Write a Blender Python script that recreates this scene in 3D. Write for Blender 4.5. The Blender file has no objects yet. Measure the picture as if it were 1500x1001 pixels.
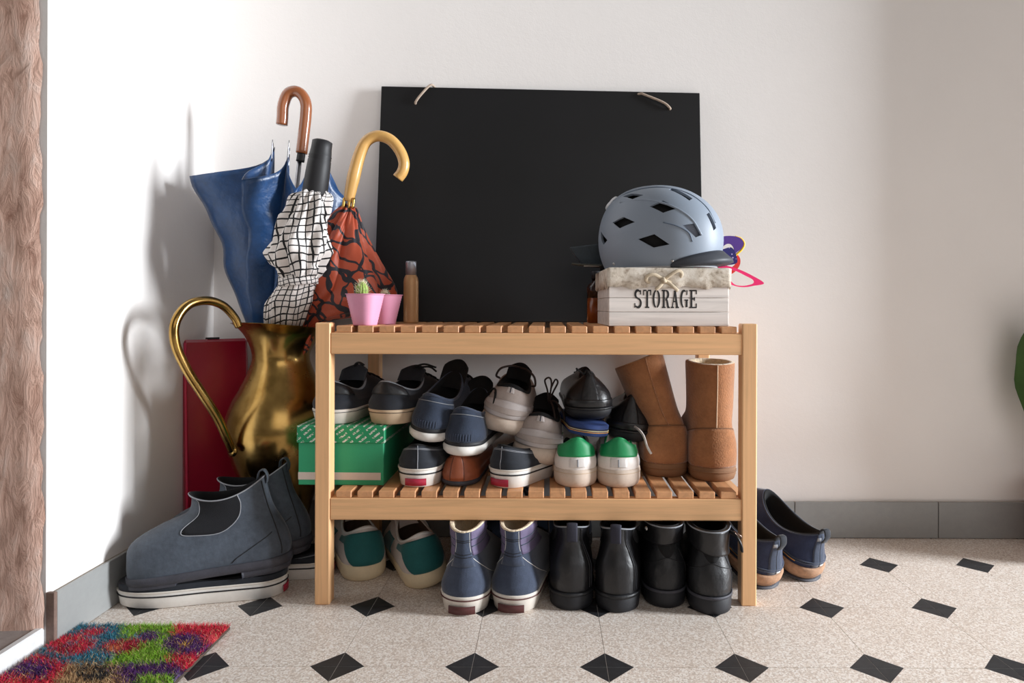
import bpy, bmesh, math, random
import numpy as np
from mathutils import Vector, Matrix
from mathutils.bvhtree import BVHTree

random.seed(7); rng = np.random.default_rng(7)
PI = math.pi
C = bpy.context.scene.collection

# ------------------------------------------------------------------ camera, light, exposure
F, CX, CY, CH = 985.0, 803.0, 450.0, 0.534     # focal px, axis px, camera height
cam = bpy.data.cameras.new('camera'); co = bpy.data.objects.new('camera', cam); C.objects.link(co)
cam.sensor_width = 36; cam.lens = F / 1500 * 36
cam.shift_x = (750 - CX) / 1500; cam.shift_y = (CY - 500.5) / 1500
cam.clip_start = .02
co.location = (0, 0, CH)
co.rotation_euler = (Matrix.Rotation(PI/2, 4, 'X') @ Matrix.Rotation(0.003, 4, 'Z')).to_euler()
bpy.context.scene.camera = co

def P(px, py, Y):                               # photo pixel + distance -> world point
    return Vector(((px - CX) * Y / F, Y, CH + (CY - py) * Y / F))

w = bpy.data.worlds.new('world'); bpy.context.scene.world = w; w.use_nodes = True
w.node_tree.nodes['Background'].inputs[0].default_value = (1.0, .93, .885, 1)
w.node_tree.nodes['Background'].inputs[1].default_value = .165

def area(name, loc, target, sx, sy, power, col):
    l = bpy.data.lights.new(name, 'AREA'); l.shape = 'RECTANGLE'; l.size = sx; l.size_y = sy
    l.energy = power; l.color = col
    o = bpy.data.objects.new(name, l); C.objects.link(o); o.location = loc
    d = Vector(target) - Vector(loc); o.rotation_euler = d.to_track_quat('-Z', 'Y').to_euler()
    return o
area('window_daylight', (4.4, .62, 1.32), (-.3, 1.3, .5), .7, 1.7, 405, (.91, .955, 1.0))
area('soft_fill', (1.3, -2.0, 1.75), (.3, 1.5, .6), 3.0, 1.6, 19, (1.0, .95, .92))  # added weak fill behind the camera, lifts the right part of the back wall

vs = bpy.context.scene.view_settings
vs.view_transform = 'Standard'; vs.look = 'None'; vs.gamma = 1; vs.exposure = 0.0; vs.use_curve_mapping = False

# ------------------------------------------------------------------ materials
def lin(c):
    out = []
    for v in c[:3]:
        v /= 255.0
        out.append(v/12.92 if v <= .04045 else ((v+.055)/1.055)**2.4)
    return (*out, 1.0)
_m = {}
class NT:
    def __init__(s, name):
        s.m = bpy.data.materials.new(name); s.m.use_nodes = True
        s.t = s.m.node_tree; s.b = s.t.nodes['Principled BSDF']
    def n(s, typ, **kw):
        nd = s.t.nodes.new(typ)
        for k, v in kw.items(): setattr(nd, k, v)
        return nd
    def l(s, a, b): s.t.links.new(a, b)
    def ramp(s, fac, stops, interp='LINEAR'):
        r = s.n('ShaderNodeValToRGB'); cr = r.color_ramp; cr.interpolation = interp
        while len(cr.elements) < len(stops): cr.elements.new(.5)
        for e, (p, c) in zip(cr.elements, stops): e.position = p; e.color = c
        s.l(fac, r.inputs[0]); return r.outputs[0]
    def noise(s, vec, scale, detail=3, rough=.5, dist=0):
        n = s.n('ShaderNodeTexNoise'); n.inputs['Scale'].default_value = scale
        n.inputs['Detail'].default_value = detail; n.inputs['Roughness'].default_value = rough
        n.inputs['Distortion'].default_value = dist
        if vec is not None: s.l(vec, n.inputs['Vector'])
        return n.outputs[0]
    def coord(s, kind='Object', scale=None, rot=None):
        if kind == 'Position': o = s.n('ShaderNodeNewGeometry').outputs['Position']
        else: o = s.n('ShaderNodeTexCoord').outputs[kind]
        if scale or rot:
            mp = s.n('ShaderNodeMapping')
            if scale: mp.inputs['Scale'].default_value = scale
            if rot: mp.inputs['Rotation'].default_value = rot
            s.l(o, mp.inputs[0]); o = mp.outputs[0]
        return o
    def bump(s, h, strength, dist=.001):
        b = s.n('ShaderNodeBump'); b.inputs['Strength'].default_value = strength
        b.inputs['Distance'].default_value = dist
        s.l(h, b.inputs['Height']); s.l(b.outputs[0], s.b.inputs['Normal'])
    def math(s, op, a, b=None):
        m = s.n('ShaderNodeMath', operation=op)
        for i, v in enumerate((a, b)):
            if v is None: continue
            if isinstance(v, (int, float)): m.inputs[i].default_value = v
            else: s.l(v, m.inputs[i])
        return m.outputs[0]

def mul(c, k): return tuple(min(1, v*k) for v in c[:3]) + (1.0,)

def M(name, col, rough=.6, metal=0, var=.15, scale=40, bump=.15, bscale=400, bd=.001, sheen=0, coat=0, spec=.5, pos=False):
    if name in _m: return _m[name]
    k = NT(name); c = lin(col); v = k.coord('Position' if pos else 'Object')
    nz = k.math('ADD', k.math('MULTIPLY', k.noise(v, scale, 5, .6), .6), k.math('MULTIPLY', k.noise(v, scale*7, 4, .7), .4))
    k.l(k.ramp(nz, [(.3, mul(c, 1-var)), (.7, mul(c, 1+var))]), k.b.inputs['Base Color'])
    k.b.inputs['Roughness'].default_value = rough; k.b.inputs['Metallic'].default_value = metal
    k.b.inputs['Specular IOR Level'].default_value = spec
    if sheen:
        k.b.inputs['Sheen Weight'].default_value = sheen; k.b.inputs['Sheen Roughness'].default_value = .4
    if coat:
        k.b.inputs['Coat Weight'].default_value = coat; k.b.inputs['Coat Roughness'].default_value = .15
    if bump: k.bump(k.noise(v, bscale, 3), bump, bd)
    _m[name] = k.m; return k.m

def wood(name, col, axis):
    if name in _m: return _m[name]
    k = NT(name); c = lin(col); sc = [60, 60, 60]; sc[axis] = 2.5
    v = k.coord('Position', scale=tuple(sc))
    a = k.noise(v, 1.6, 6, .6, .6)
    sc2 = [9, 9, 9]; sc2[axis] = .8
    b = k.noise(k.coord('Position', scale=tuple(sc2)), 1.0, 2, .5)
    mix = k.math('ADD', k.math('MULTIPLY', a, .6), k.math('MULTIPLY', b, .4))
    k.l(k.ramp(mix, [(.3, mul(c, .72)), (.5, c), (.72, mul(c, 1.18))]), k.b.inputs['Base Color'])
    k.b.inputs['Roughness'].default_value = .48
    k.bump(a, .08, .0006)
    _m[name] = k.m; return k.m

def terrazzo(name, base, chips, scale=330):
    k = NT(name); v = k.coord('Position')
    vo = k.n('ShaderNodeTexVoronoi'); vo.inputs['Scale'].default_value = scale; k.l(v, vo.inputs['Vector'])
    sep = k.n('ShaderNodeSeparateColor'); k.l(vo.outputs['Color'], sep.inputs[0])
    stops = [(i/len(chips), lin(c)) for i, c in enumerate(chips)]
    r = k.ramp(sep.outputs[0], stops, 'CONSTANT')
    mx = k.n('ShaderNodeMix', data_type='RGBA'); mx.inputs[0].default_value = .3
    k.l(r, mx.inputs[6]); mx.inputs[7].default_value = lin(base)
    st = k.noise(v, 6, 4)
    mm = k.n('ShaderNodeMix', data_type='RGBA', blend_type='MULTIPLY'); mm.inputs[0].default_value = 1
    k.l(mx.outputs[2], mm.inputs[6]); k.l(k.ramp(st, [(.3, (.95, .94, .93, 1)), (.65, (1, 1, 1, 1))]), mm.inputs[7])
    k.l(mm.outputs[2], k.b.inputs['Base Color'])
    k.b.inputs['Roughness'].default_value = .42
    k.bump(st, .05); return k.m

T_floor = terrazzo('terrazzo', (228, 217, 207), [(243, 236, 228), (212, 196, 182), (234, 224, 214), (184, 166, 152), (246, 241, 236), (220, 205, 192), (200, 183, 169)], 430)
T_black = M('black_tile', (40, 41, 44), .45, var=.5, scale=90, bump=.05, pos=True)
T_grout = M('grout', (150, 140, 128), .9)

def wallmat(name, col):
    k = NT(name); c = lin(col); v = k.coord('Position')
    n1 = k.noise(v, 2.2, 5, .6); n2 = k.noise(v, 60, 4, .6); n3 = k.noise(v, 330, 2)
    k.l(k.ramp(n1, [(.3, mul(c, .965)), (.7, mul(c, 1.02))]), k.b.inputs['Base Color'])
    k.b.inputs['Roughness'].default_value = .75
    k.bump(k.math('ADD', n2, k.math('MULTIPLY', n3, .5)), .22, .0012); return k.m
M_wall = wallmat('wall_paint', (243, 239, 236))

def plaster():
    k = NT('jamb_plaster'); v = k.coord('Position', scale=(1, 1, .3))
    n1 = k.noise(v, 55, 7, .7, .8); n2 = k.noise(k.coord('Position'), 9, 4)
    f = k.math('ADD', k.math('MULTIPLY', n1, .65), k.math('MULTIPLY', n2, .35))
    k.l(k.ramp(f, [(.33, lin((164, 122, 104))), (.5, lin((222, 184, 166))), (.62, lin((230, 202, 188))), (.75, lin((240, 226, 220)))]), k.b.inputs['Base Color'])
    k.b.inputs['Roughness'].default_value = .85; k.bump(n1, .9, .006); return k.m

# ------------------------------------------------------------------ mesh helpers
def obj(name, V, Fc, mat, parent=None, smooth=True, loc=None):
    me = bpy.data.meshes.new(name)
    me.from_pydata([tuple(map(float, v)) for v in V], [], [tuple(map(int, f)) for f in Fc]); me.update()
    if smooth: me.polygons.foreach_set('use_smooth', [True]*len(me.polygons))
    if mat: me.materials.append(mat)
    o = bpy.data.objects.new(name, me); C.objects.link(o)
    if parent: o.parent = parent
    if loc is not None: o.location = loc
    return o
def obj_me(name, me, parent=None, loc=(0, 0, 0)):
    o = bpy.data.objects.new(name, me); C.objects.link(o); o.parent = parent; o.location = loc; return o
def tag(o, label, cat, group=None):
    o['label'] = label; o['category'] = cat
    if group: o['group'] = group
    return o
def thing(name, label, cat, loc=(0, 0, 0), rot=(0, 0, 0), group=None):
    o = bpy.data.objects.new(name, None); C.objects.link(o); o.location = loc; o.rotation_euler = rot
    o.empty_display_size = .05
    return tag(o, label, cat, group)
def struct(o): o['kind'] = 'structure'; return o

def bbox(x0, x1, y0, y1, z0, z1, b=.0015):
    bm = bmesh.new(); bmesh.ops.create_cube(bm, size=1)
    for v in bm.verts:
        v.co = Vector((x0 if v.co.x < 0 else x1, y0 if v.co.y < 0 else y1, z0 if v.co.z < 0 else z1))
    if b: bmesh.ops.bevel(bm, geom=bm.edges[:], offset=b, segments=1, affect='EDGES')
    bm.normal_update(); V = [v.co.copy() for v in bm.verts]; bm.verts.index_update()
    Fc = [[v.index for v in f.verts] for f in bm.faces]; bm.free(); return V, Fc
def boxo(name, x0, x1, y0, y1, z0, z1, mat, parent=None, b=.0015):
    V, Fc = bbox(x0, x1, y0, y1, z0, z1, b); return obj(name, V, Fc, mat, parent, smooth=False)

def spline(pts, n=8, closed=False):
    p = np.array([tuple(q) for q in pts], float); K = len(p); out = []
    rngk = range(K if closed else K-1)
    for i in rngk:
        a = p[(i-1) % K] if closed or i > 0 else 2*p[0]-p[1]
        b = p[i]; c = p[(i+1) % K]
        d = p[(i+2) % K] if closed or i+2 < K else 2*p[-1]-p[-2]
        for j in range(n):
            t = j/n
            out.append(.5*((2*b)+(-a+c)*t+(2*a-5*b+4*c-d)*t*t+(-a+3*b-3*c+d)*t**3))
    if not closed: out.append(p[-1])
    return np.array(out)

def tube(pts, r, n=8, closed=False, flat=1.0, up=None):
    pts = np.array([tuple(q) for q in pts], float); K = len(pts)
    rr = np.full(K, r) if np.isscalar(r) else np.array(r, float)
    tg = np.roll(pts, -1, 0)-np.roll(pts, 1, 0)
    if not closed: tg[0] = pts[1]-pts[0]; tg[-1] = pts[-1]-pts[-2]
    tg /= np.maximum(np.linalg.norm(tg, axis=1, keepdims=True), 1e-9)
    V = []; nv = None
    for i in range(K):
        if up is not None: nv = np.array(up, float)
        elif nv is None: nv = np.array([0, 0, 1.]) if abs(tg[i][2]) < .9 else np.array([1., 0, 0])
        nv = nv-np.dot(nv, tg[i])*tg[i]; nv /= max(np.linalg.norm(nv), 1e-9)
        bv = np.cross(tg[i], nv)
        for j in range(n):
            a = 2*PI*j/n
            V.append(pts[i]+rr[i]*(math.cos(a)*nv*flat+math.sin(a)*bv))
    Fc = []
    for i in range(K if closed else K-1):
        i2 = (i+1) % K
        for j in range(n):
            j2 = (j+1) % n; Fc.append((i*n+j, i*n+j2, i2*n+j2, i2*n+j))
    if not closed:
        Fc.append(tuple(range(n))[::-1]); Fc.append(tuple((K-1)*n+j for j in range(n)))
    return V, Fc
def tubeo(name, pts, r, mat, parent=None, n=8, sp=6, closed=False, flat=1.0, up=None):
    q = spline(pts, sp, closed) if sp else pts
    if not np.isscalar(r): r = np.interp(np.linspace(0, 1, len(q)), np.linspace(0, 1, len(r)), r)
    V, Fc = tube(q, r, n, closed, flat, up); return obj(name, V, Fc, mat, parent)
def joinvf(parts):
    V = []; Fc = []
    for v, f in parts:
        b = len(V); V += list(v); Fc += [tuple(i+b for i in q) for q in f]
    return V, Fc

def grid_faces(nu, nv, closed_u=False):
    Fc = []
    for j in range(nv-1):
        for i in range(nu if closed_u else nu-1):
            i2 = (i+1) % nu; Fc.append((j*nu+i, j*nu+i2, (j+1)*nu+i2, (j+1)*nu+i))
    return Fc
def lathe(prof, n=48, f=None, cap0=True, cap1=False):
    V = []
    for (r, z) in prof:
        for i in range(n):
            a = 2*PI*i/n; rr = r*(f(a, z) if f else 1)
            V.append((rr*math.cos(a), rr*math.sin(a), z))
    Fc = grid_faces(n, len(prof), True)
    if cap0: Fc.append(tuple(range(n))[::-1])
    if cap1: Fc.append(tuple((len(prof)-1)*n+i for i in range(n)))
    return V, Fc
def extrude_poly(poly, t, axis='y'):
    n = len(poly); V = []
    for s in (0, t):
        for (a, b) in poly:
            V.append((a, s, b) if axis == 'y' else (a, b, s))
    Fc = [tuple(range(n)), tuple(range(n, 2*n))[::-1]]
    for i in range(n): Fc.append((i, i+n, (i+1) % n+n, (i+1) % n))
    return V, Fc

# ------------------------------------------------------------------ the setting
WY, LX = 1.568, -.78
floor = struct(boxo('floor', -1.7, 2.6, -.8, 1.75, -.03, -.0012, T_grout, b=0))
S_, CUT, G = .2, .0395, .00042
def tile_mesh():
    a, c = S_/2-G, CUT
    poly = [(-a+c, -a), (a-c, -a), (a, -a+c), (a, a-c), (a-c, a), (-a+c, a), (-a, a-c), (-a, -a+c)]
    V, Fc = extrude_poly(poly, -.006, 'z'); me = bpy.data.meshes.new('tile')
    me.from_pydata(V, [], Fc); me.materials.append(T_floor); me.update(); return me
def corner_mesh(sx, sy):
    a = S_/2-G; c = CUT
    poly = [(sx*a, sy*a), (sx*a, sy*(a-c)), (sx*(a-c), sy*a)]
    if sx*sy > 0: poly = poly[::-1]
    V, Fc = extrude_poly(poly, -.006, 'z'); me = bpy.data.meshes.new('corner_inset')
    me.from_pydata(V, [], Fc); me.materials.append(T_black); me.update(); return me
tm = tile_mesh(); cms = {(a, b): corner_mesh(a, b) for a in (-1, 1) for b in (-1, 1)}
gx0, gy0 = .0887, 1.197
for j in range(-3, 2):
    for i in range(-5, 8):
        cx, cy = gx0+(i+.5)*S_, gy0+(j+.5)*S_
        if cx < -.88 or cy > 1.6: continue
        obj_me('tile', tm, floor, (cx, cy, 0))
        for kk, me in cms.items(): obj_me('corner_inset', me, floor, (cx, cy, 0))
cr = bpy.data.meshes.new('grout_cross'); h_ = CUT-.001
cr.from_pydata([(-h_, -.0006, 0), (h_, -.0006, 0), (h_, .0006, 0), (-h_, .0006, 0), (-.0006, -h_, 0), (.0006, -h_, 0), (.0006, h_, 0), (-.0006, h_, 0)], [], [(0, 1, 2, 3), (4, 5, 6, 7)])
cr.materials.append(M('pale_grout', (206, 202, 196), .9)); cr.update()
for j in range(-2, 2):
    for i in range(-4, 8): obj_me('grout_cross', cr, floor, (gx0+i*S_, gy0+j*S_, -.0004))
# floor beyond the nearest rows, plain terrazzo
boxo('floor_surface', -1.7, 2.6, -.8, gy0-3*S_, -.0012, 0, T_floor, floor, b=0)
boxo('floor_surface', gx0+8*S_, 2.6, gy0-3*S_, 1.75, -.0012, 0, T_floor, floor, b=0)

struct(boxo('wall_back', -1.3, 2.6, WY, WY+.1, 0, 2.6, M_wall, b=0))
struct(boxo('shade_pier', 1.35, 1.47, 1.365, WY, 0, 2.6, M_wall, b=.003))      # unseen pier, added to shade the right part of the back wall
struct(boxo('wall_left', -1.3, LX, 1.05, WY+.1, 0, 2.6, M_wall, b=.003))
# jamb: roughly broken edge of bare plaster facing the room
def jamb():
    nx, nz = 26, 160; V = []
    for j in range(nz):
        z = .03+2.5*j/(nz-1)
        edge = -.7835-.008*min(1, z/1.0)+.0022*math.sin(z*37)+.0018*math.sin(z*91+1)+random.uniform(-.0012, .0012)
        for i in range(nx):
            x = -1.3+(edge+1.3)*(i/(nx-1))**.7
            V.append((x, 1.046-(0 if i == nx-1 else .004+random.uniform(0, .003)), z))
    return V, grid_faces(nx, nz)
V, Fc = jamb(); struct(obj('trim_1', V, Fc, plaster()))
M_marble = M('marble', (150, 143, 140), .35, var=.35, scale=14, bump=.02, pos=True)
th = struct(boxo('trim_2', -1.3, -.797, .2, 1.048, 0, .03, M_marble, b=.002))
boxo('edge_strip', -.797, -.782, .2, 1.048, 0, .0325, M('strip_white', (222, 222, 222), .6, var=.12, scale=60), th, b=.003)
M_base = M('baseboard_ceramic', (150, 151, 150), .38, var=.1, scale=9, bump=.04, pos=True)
bb = struct(boxo('baseboard_back', LX, 2.6, 1.561, WY, 0, .083, T_grout, b=0))
x = .905-.333*5
while x < 2.5:
    a = max(x+.0008, LX+.012); b = x+.333-.0008
    if b > a: boxo('baseboard_tile', a, b, 1.556, 1.5615, .001, .0845, M_base, bb, b=.001)
    x += .333
bl = struct(boxo('baseboard_left', LX, LX+.006, 1.052, 1.556, 0, .083, T_grout, b=0))
for y0, y1 in ((1.056, 1.2345), (1.236, 1.5555)):
    boxo('baseboard_tile', LX+.0055, LX+.011, y0, y1, .001, .0845, M_base, bl, b=.001)
boxo('end_cap', LX-.002, LX+.012, 1.048, 1.055, .001, .086, M('rust_strip', (120, 98, 88), .7, var=.3), bl, b=.001)

# ------------------------------------------------------------------ slatted bench
BX0, BX1, BY0, BY1 = -.416, .374, 1.201, 1.541
WD = (232, 182, 132); WD2 = (212, 156, 110)
wx, wy_, wz = wood('beech_x', WD, 0), wood('beech_y', WD, 1), wood('beech_z', WD, 2)
bench = thing('slatted_bench', 'light wooden two-tier slatted bench filled with shoes', 'bench', (0, 0, 0))
LT = .027
for (xa, ya) in ((BX0, BY0), (BX1-LT, BY0), (BX0+.01, BY1-LT), (BX1-LT-.01, BY1-LT)):
    boxo('leg', xa, xa+LT, ya, ya+LT, 0, .505, wz, bench, b=.002)
for z0, z1 in ((.449, .487), (.152, .191)):
    boxo('rail', BX0+LT, BX1-LT, BY0+.001, BY0+.021, z0, z1, wx, bench)
    boxo('rail', BX0+LT+.01, BX1-LT-.01, BY1-.022, BY1-.002, z0, z1, wx, bench)
    for xs in (BX0+.004, BX1-.024):
        boxo('side_rail', xs+(.006 if xs < 0 else -.006), xs+.02+(.006 if xs < 0 else -.006), BY0+LT, BY1-LT, z0, z1, wy_, bench)
V, Fc = bbox(-.0139, .0139, 0, BY1-BY0-.006, 0, .0125, .0012)
sm = bpy.data.meshes.new('slat'); sm.from_pydata([tuple(v) for v in V], [], Fc); sm.materials.append(wood('beech_slat', WD2, 1)); sm.update()
for z in (.4872, .1912):
    for i in range(19):
        obj_me('slat', sm, bench, (BX0+LT+.0237+i*.0383, BY0+.003, z))
SHELF = .2037; TOP = .4997

# ------------------------------------------------------------------ shoe surface
def foot(t, blunt=2.2, h=.15, k=.27, hw=.76):
    t = np.asarray(t, float)
    kn = [0, .16, .42, .70, 1.0]; kv = [hw-.01, hw, hw+.02, 1.0, .97]
    base = np.zeros_like(t)
    for i in range(4):
        m = (t >= kn[i]) & (t <= kn[i+1]); u = (t[m]-kn[i])/(kn[i+1]-kn[i]); u = u*u*(3-2*u)
        base[m] = kv[i]+(kv[i+1]-kv[i])*u
    e1 = np.sqrt(np.clip(1-np.clip((h-t)/h, 0, 1)**2, 0, 1))
    e2 = np.clip(1-np.clip((t-(1-k))/k, 0, 1)**blunt, 0, 1)**(1/blunt)
    return base*e1*e2
class Shoe:
    # rings: (y0, y1, width, z_heel, z_mid, z_toe, roundness, lateral shift)
    def __init__(s, rings, side=1, blunt=2.2, hw=.76, k=.27):
        s.r = [tuple(r)+(0,)*(9-len(r)) for r in rings]; s.side = side; s.blunt = blunt; s.hw = min(.97, hw/.9); s.k = k
        s.nv = len(rings)-1; s.up_o = None; s.so_o = None
    def ring(s, r, th):
        y0, y1, W, zh, zm, zt, rd, dx, tz = r; W = W*(1-.1*(1-rd)); t = (1-np.cos(th))/2; sn = np.sign(np.sin(th))
        sh = foot(t, s.blunt, hw=s.hw, k=s.k)*(1-rd)+np.abs(np.sin(th))*rd
        cxo = -s.side*.07*W*(1-rd)*np.clip((t-.35)/.65, 0, 1)**1.5*np.where(t > .35, 1, 0)
        x = sn*W/2*sh+cxo+dx; y = y0+(y1-y0)*t
        z = zh*(1-t)*(1-2*t)+zm*4*t*(1-t)+zt*t*(2*t-1)+tz*(x-dx)
        return np.stack([x, y, z], -1)
    def ev(s, th, v):
        th = np.asarray(th, float); v = np.broadcast_to(np.asarray(v, float), th.shape)
        R = [s.ring(r, th) for r in s.r]
        R = [2*R[0]-R[1]]+R+[2*R[-1]-R[-2]]; R = np.stack(R)
        k = np.clip(np.floor(v).astype(int), 0, s.nv-1); u = (v-k)[..., None]
        idx = np.indices(th.shape)
        g = lambda o: R[(k+o,)+tuple(idx)]
        a, b, c, d = g(0), g(1), g(2), g(3)
        return .5*(2*b+(c-a)*u+(2*a-5*b+4*c-d)*u*u+(3*b-a-3*c+d)*u**3)
    def evo(s, th, v, off):
        th = np.asarray(th, float); v = np.broadcast_to(np.asarray(v, float), th.shape); e = 1e-3
        p = s.ev(th, v); dt = s.ev(th+e, v)-s.ev(th-e, v)
        dv = s.ev(th, np.minimum(v+e, s.nv))-s.ev(th, np.maximum(v-e, 0))
        n = np.cross(dt, dv); n /= np.maximum(np.linalg.norm(n, axis=-1, keepdims=True), 1e-12)
        return p+n*np.asarray(off)[..., None]
    def upper(s, name, mat, parent, N=72, m=6):
        th = np.linspace(0, 2*PI, N, endpoint=False); V = []
        vv = np.linspace(0, s.nv, s.nv*m+1)
        for v in vv: V += list(s.ev(th, v))
        s.up_o = obj(name, V, grid_faces(N, len(vv), True), mat, parent); return s.up_o
    def lining(s, mat, parent, zfloor, N=72, wall=.004, name='lining'):
        th = np.linspace(0, 2*PI, N, endpoint=False); c = s.ev(th, s.nv); cen = c.mean(0)
        V = list(c)
        def inset(q, d, dz, zf=None):
            v = q-cen; v[:, 2] = 0; ln = np.maximum(np.linalg.norm(v, axis=1, keepdims=True), 1e-6)
            o = q-v/ln*np.minimum(d, ln*.8); o[:, 2] += dz
            if zf is not None: o[:, 2] = zf
            return o
        V += list(inset(c, wall*.4, .0015)); V += list(inset(c, wall, .0008)); V += list(inset(c, wall*1.4, -.006))
        mid = inset(c, wall*1.3, 0); mid[:, 2] = (mid[:, 2]+zfloor)/2; V += list(mid)
        V += list(inset(c, wall*1.5, 0, zfloor))
        Fc = grid_faces(N, 6, True); V.append((cen[0], cen[1], zfloor)); b = 5*N
        for i in range(N): Fc.append((b+i, b+(i+1) % N, 6*N))
        return obj(name, V, Fc, mat, parent)
    def patch(s, name, mat, parent, t0, t1, v0, v1, off=.0009, nT=24, nV=10):
        ths = np.linspace(t0, t1, nT); ths = np.concatenate([[ths[0]], ths, [ths[-1]]])
        f0 = v0 if callable(v0) else (lambda t: np.full_like(t, v0)); f1 = v1 if callable(v1) else (lambda t: np.full_like(t, v1))
        ss = np.linspace(0, 1, nV); ss = np.concatenate([[0], ss, [1]])
        TT, SS = np.meshgrid(ths, ss); VV = f0(TT)+(f1(TT)-f0(TT))*SS; VV = np.clip(VV, 0, s.nv)
        O = np.full(TT.shape, off); O[0] = O[-1] = -.0006; O[:, 0] = O[:, -1] = -.0006
        p = s.evo(TT, VV, O).reshape(-1, 3)
        return obj(name, p, grid_faces(nT+2, nV+2), mat, s.up_o or parent)
    def line(s, name, mat, parent, pts, r=.0006, off=.0003, closed=False, n=5, k=10):
        q = spline([(a, b, 0) for a, b in pts], k, closed)
        p = s.evo(q[:, 0], np.clip(q[:, 1], 0, s.nv), np.full(len(q), off))
        V, Fc = tube(p, r, n, closed); return obj(name, V, Fc, mat, s.up_o or parent)
    def collar(s, name, mat, parent, r=.0015, v=None):
        th = np.linspace(0, 2*PI, 64, endpoint=False)
        p = s.ev(th, s.nv if v is None else v); V, Fc = tube(p, r, 6, True); return obj(name, V, Fc, mat, s.up_o or parent)
    def outline(s, th, off):
        e = 1e-3; p = s.ring(s.r[0], th); d = s.ring(s.r[0], th+e)-s.ring(s.r[0], th-e)
        n = np.stack([d[:, 1], -d[:, 0]], -1); n /= np.maximum(np.linalg.norm(n, axis=1, keepdims=True), 1e-12)
        q = p.copy(); q[:, :2] += n*np.asarray(off).reshape(-1, 1); return q
    def zbot(s, th, spring, lift=0):
        t = (1-np.cos(th))/2; return spring*np.clip((t-.68)/.32, 0, 1)**2+lift*np.clip((.1-t)/.1, 0, 1)**2
    def sole(s, name, mat, parent, prof=((-.006, 0), (-.001, .1), (.002, .35), (.002, .9), (.0, 1.0)), spring=.008, ztop=.002, N=80, lift=0, clip=None, z0=0):
        th = np.linspace(0, 2*PI, N, endpoint=False); V = []
        for off, f in prof:
            q = s.outline(th, np.full(N, off)); zt = q[:, 2]+ztop; zb = s.zbot(th, spring, lift)+z0
            q[:, 2] = zb+(zt-zb)*f; V += list(q)
        if clip is not None:
            V = [(v[0], min(v[1], clip), v[2]) for v in V]
        Fc = grid_faces(N, len(prof), True); Fc.append(tuple(range(N))[::-1]); b = (len(prof)-1)*N
        Fc.append(tuple(b+i for i in range(N)))
        o = obj(name, V, Fc, mat, parent)
        if name == 'sole': s.so_o = o
        return o
    def band(s, name, mat, parent, t0, t1, f0, f1, off=.003, spring=.008, ztop=.002, n=60, closed=False, z0=0):
        th = np.linspace(t0, t1, n, endpoint=not closed); V = []
        for f, o in ((f0, off-.0015), (f0, off), (f1, off), (f1, off-.0015)):
            q = s.outline(th, np.full(n, o)); zt = q[:, 2]+ztop; zb = s.zbot(th, spring)+z0
            q[:, 2] = zb+(zt-zb)*f; V += list(q)
        return obj(name, V, grid_faces(n, 4, closed), mat, s.so_o or parent)
    def laces(s, mat, parent, vs_, dth=.5, r=.0022, flat=.5):
        for v in vs_:
            th = np.linspace(PI-dth, PI+dth, 14); p = s.evo(th, np.full(14, v), np.full(14, .002))
            V, Fc = tube(p, r, 6, False); obj('lace', V, Fc, mat, parent)
    def tongue(s, mat, parent, y, wid, z0, z1, lean=.02, thick=.005, name='tongue'):
        nx, nz = 12, 10; V = []
        for sd in (0, 1):
            for j in range(nz):
                u = j/(nz-1)
                for i in range(nx):
                    a = -1+2*i/(nx-1); ww = wid*(1-.25*(u > .8)*((u-.8)/.2)**2)
                    V.append((ww/2*a, y+lean*u-.012*a*a+sd*thick, z0+(z1-z0)*u-.006*a*a*u))
        n1 = nx*nz; Fc = [f for f in grid_faces(nx, nz)]+[tuple(i+n1 for i in f[::-1]) for f in grid_faces(nx, nz)]
        for i in range(nx-1): Fc.append(((nz-1)*nx+i, (nz-1)*nx+i+1, n1+(nz-1)*nx+i+1, n1+(nz-1)*nx+i))
        for j in range(nz-1):
            for i in (0, nx-1): Fc.append((j*nx+i, (j+1)*nx+i, n1+(j+1)*nx+i, n1+j*nx+i))
        return obj(name, V, Fc, mat, parent)

def low(L=.28, W=.102, hs=.03, ht=.026, top=.08, side=.064, throat=.09, toe=.052, cl=.15, cw=.058, squash=1.0, hl=0):
    return [(0, L, W, hs, (hs+ht)/2, ht, 0),
            (-.001, L*.998, W*1.02, hs+.013, (hs+ht)/2+.013, ht+.014, 0),
            (.002+hl, L*.93, W*.94, hs+(top-hs)*.5, .5*(hs+ht)/2+.5*side, toe, 0),
            (.005+hl, L*.75, W*.79, hs+(top-hs)*.82, side*.93, toe+(throat-toe)*.62, .25),
            (.009+hl, cl, cw, top, side, throat, 1)]
def place(name, label, cat, loc, yaw=0, pitch=0, roll=0, group=None):
    return thing(name, label, cat, loc, (math.radians(pitch), math.radians(roll), math.radians(yaw)), group)
def at_shelf(px, py, z):            # where a pixel's ray meets the horizontal plane z
    Y = F*(CH-z)/(py-CY); return ((px-CX)*Y/F, Y, z)

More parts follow.
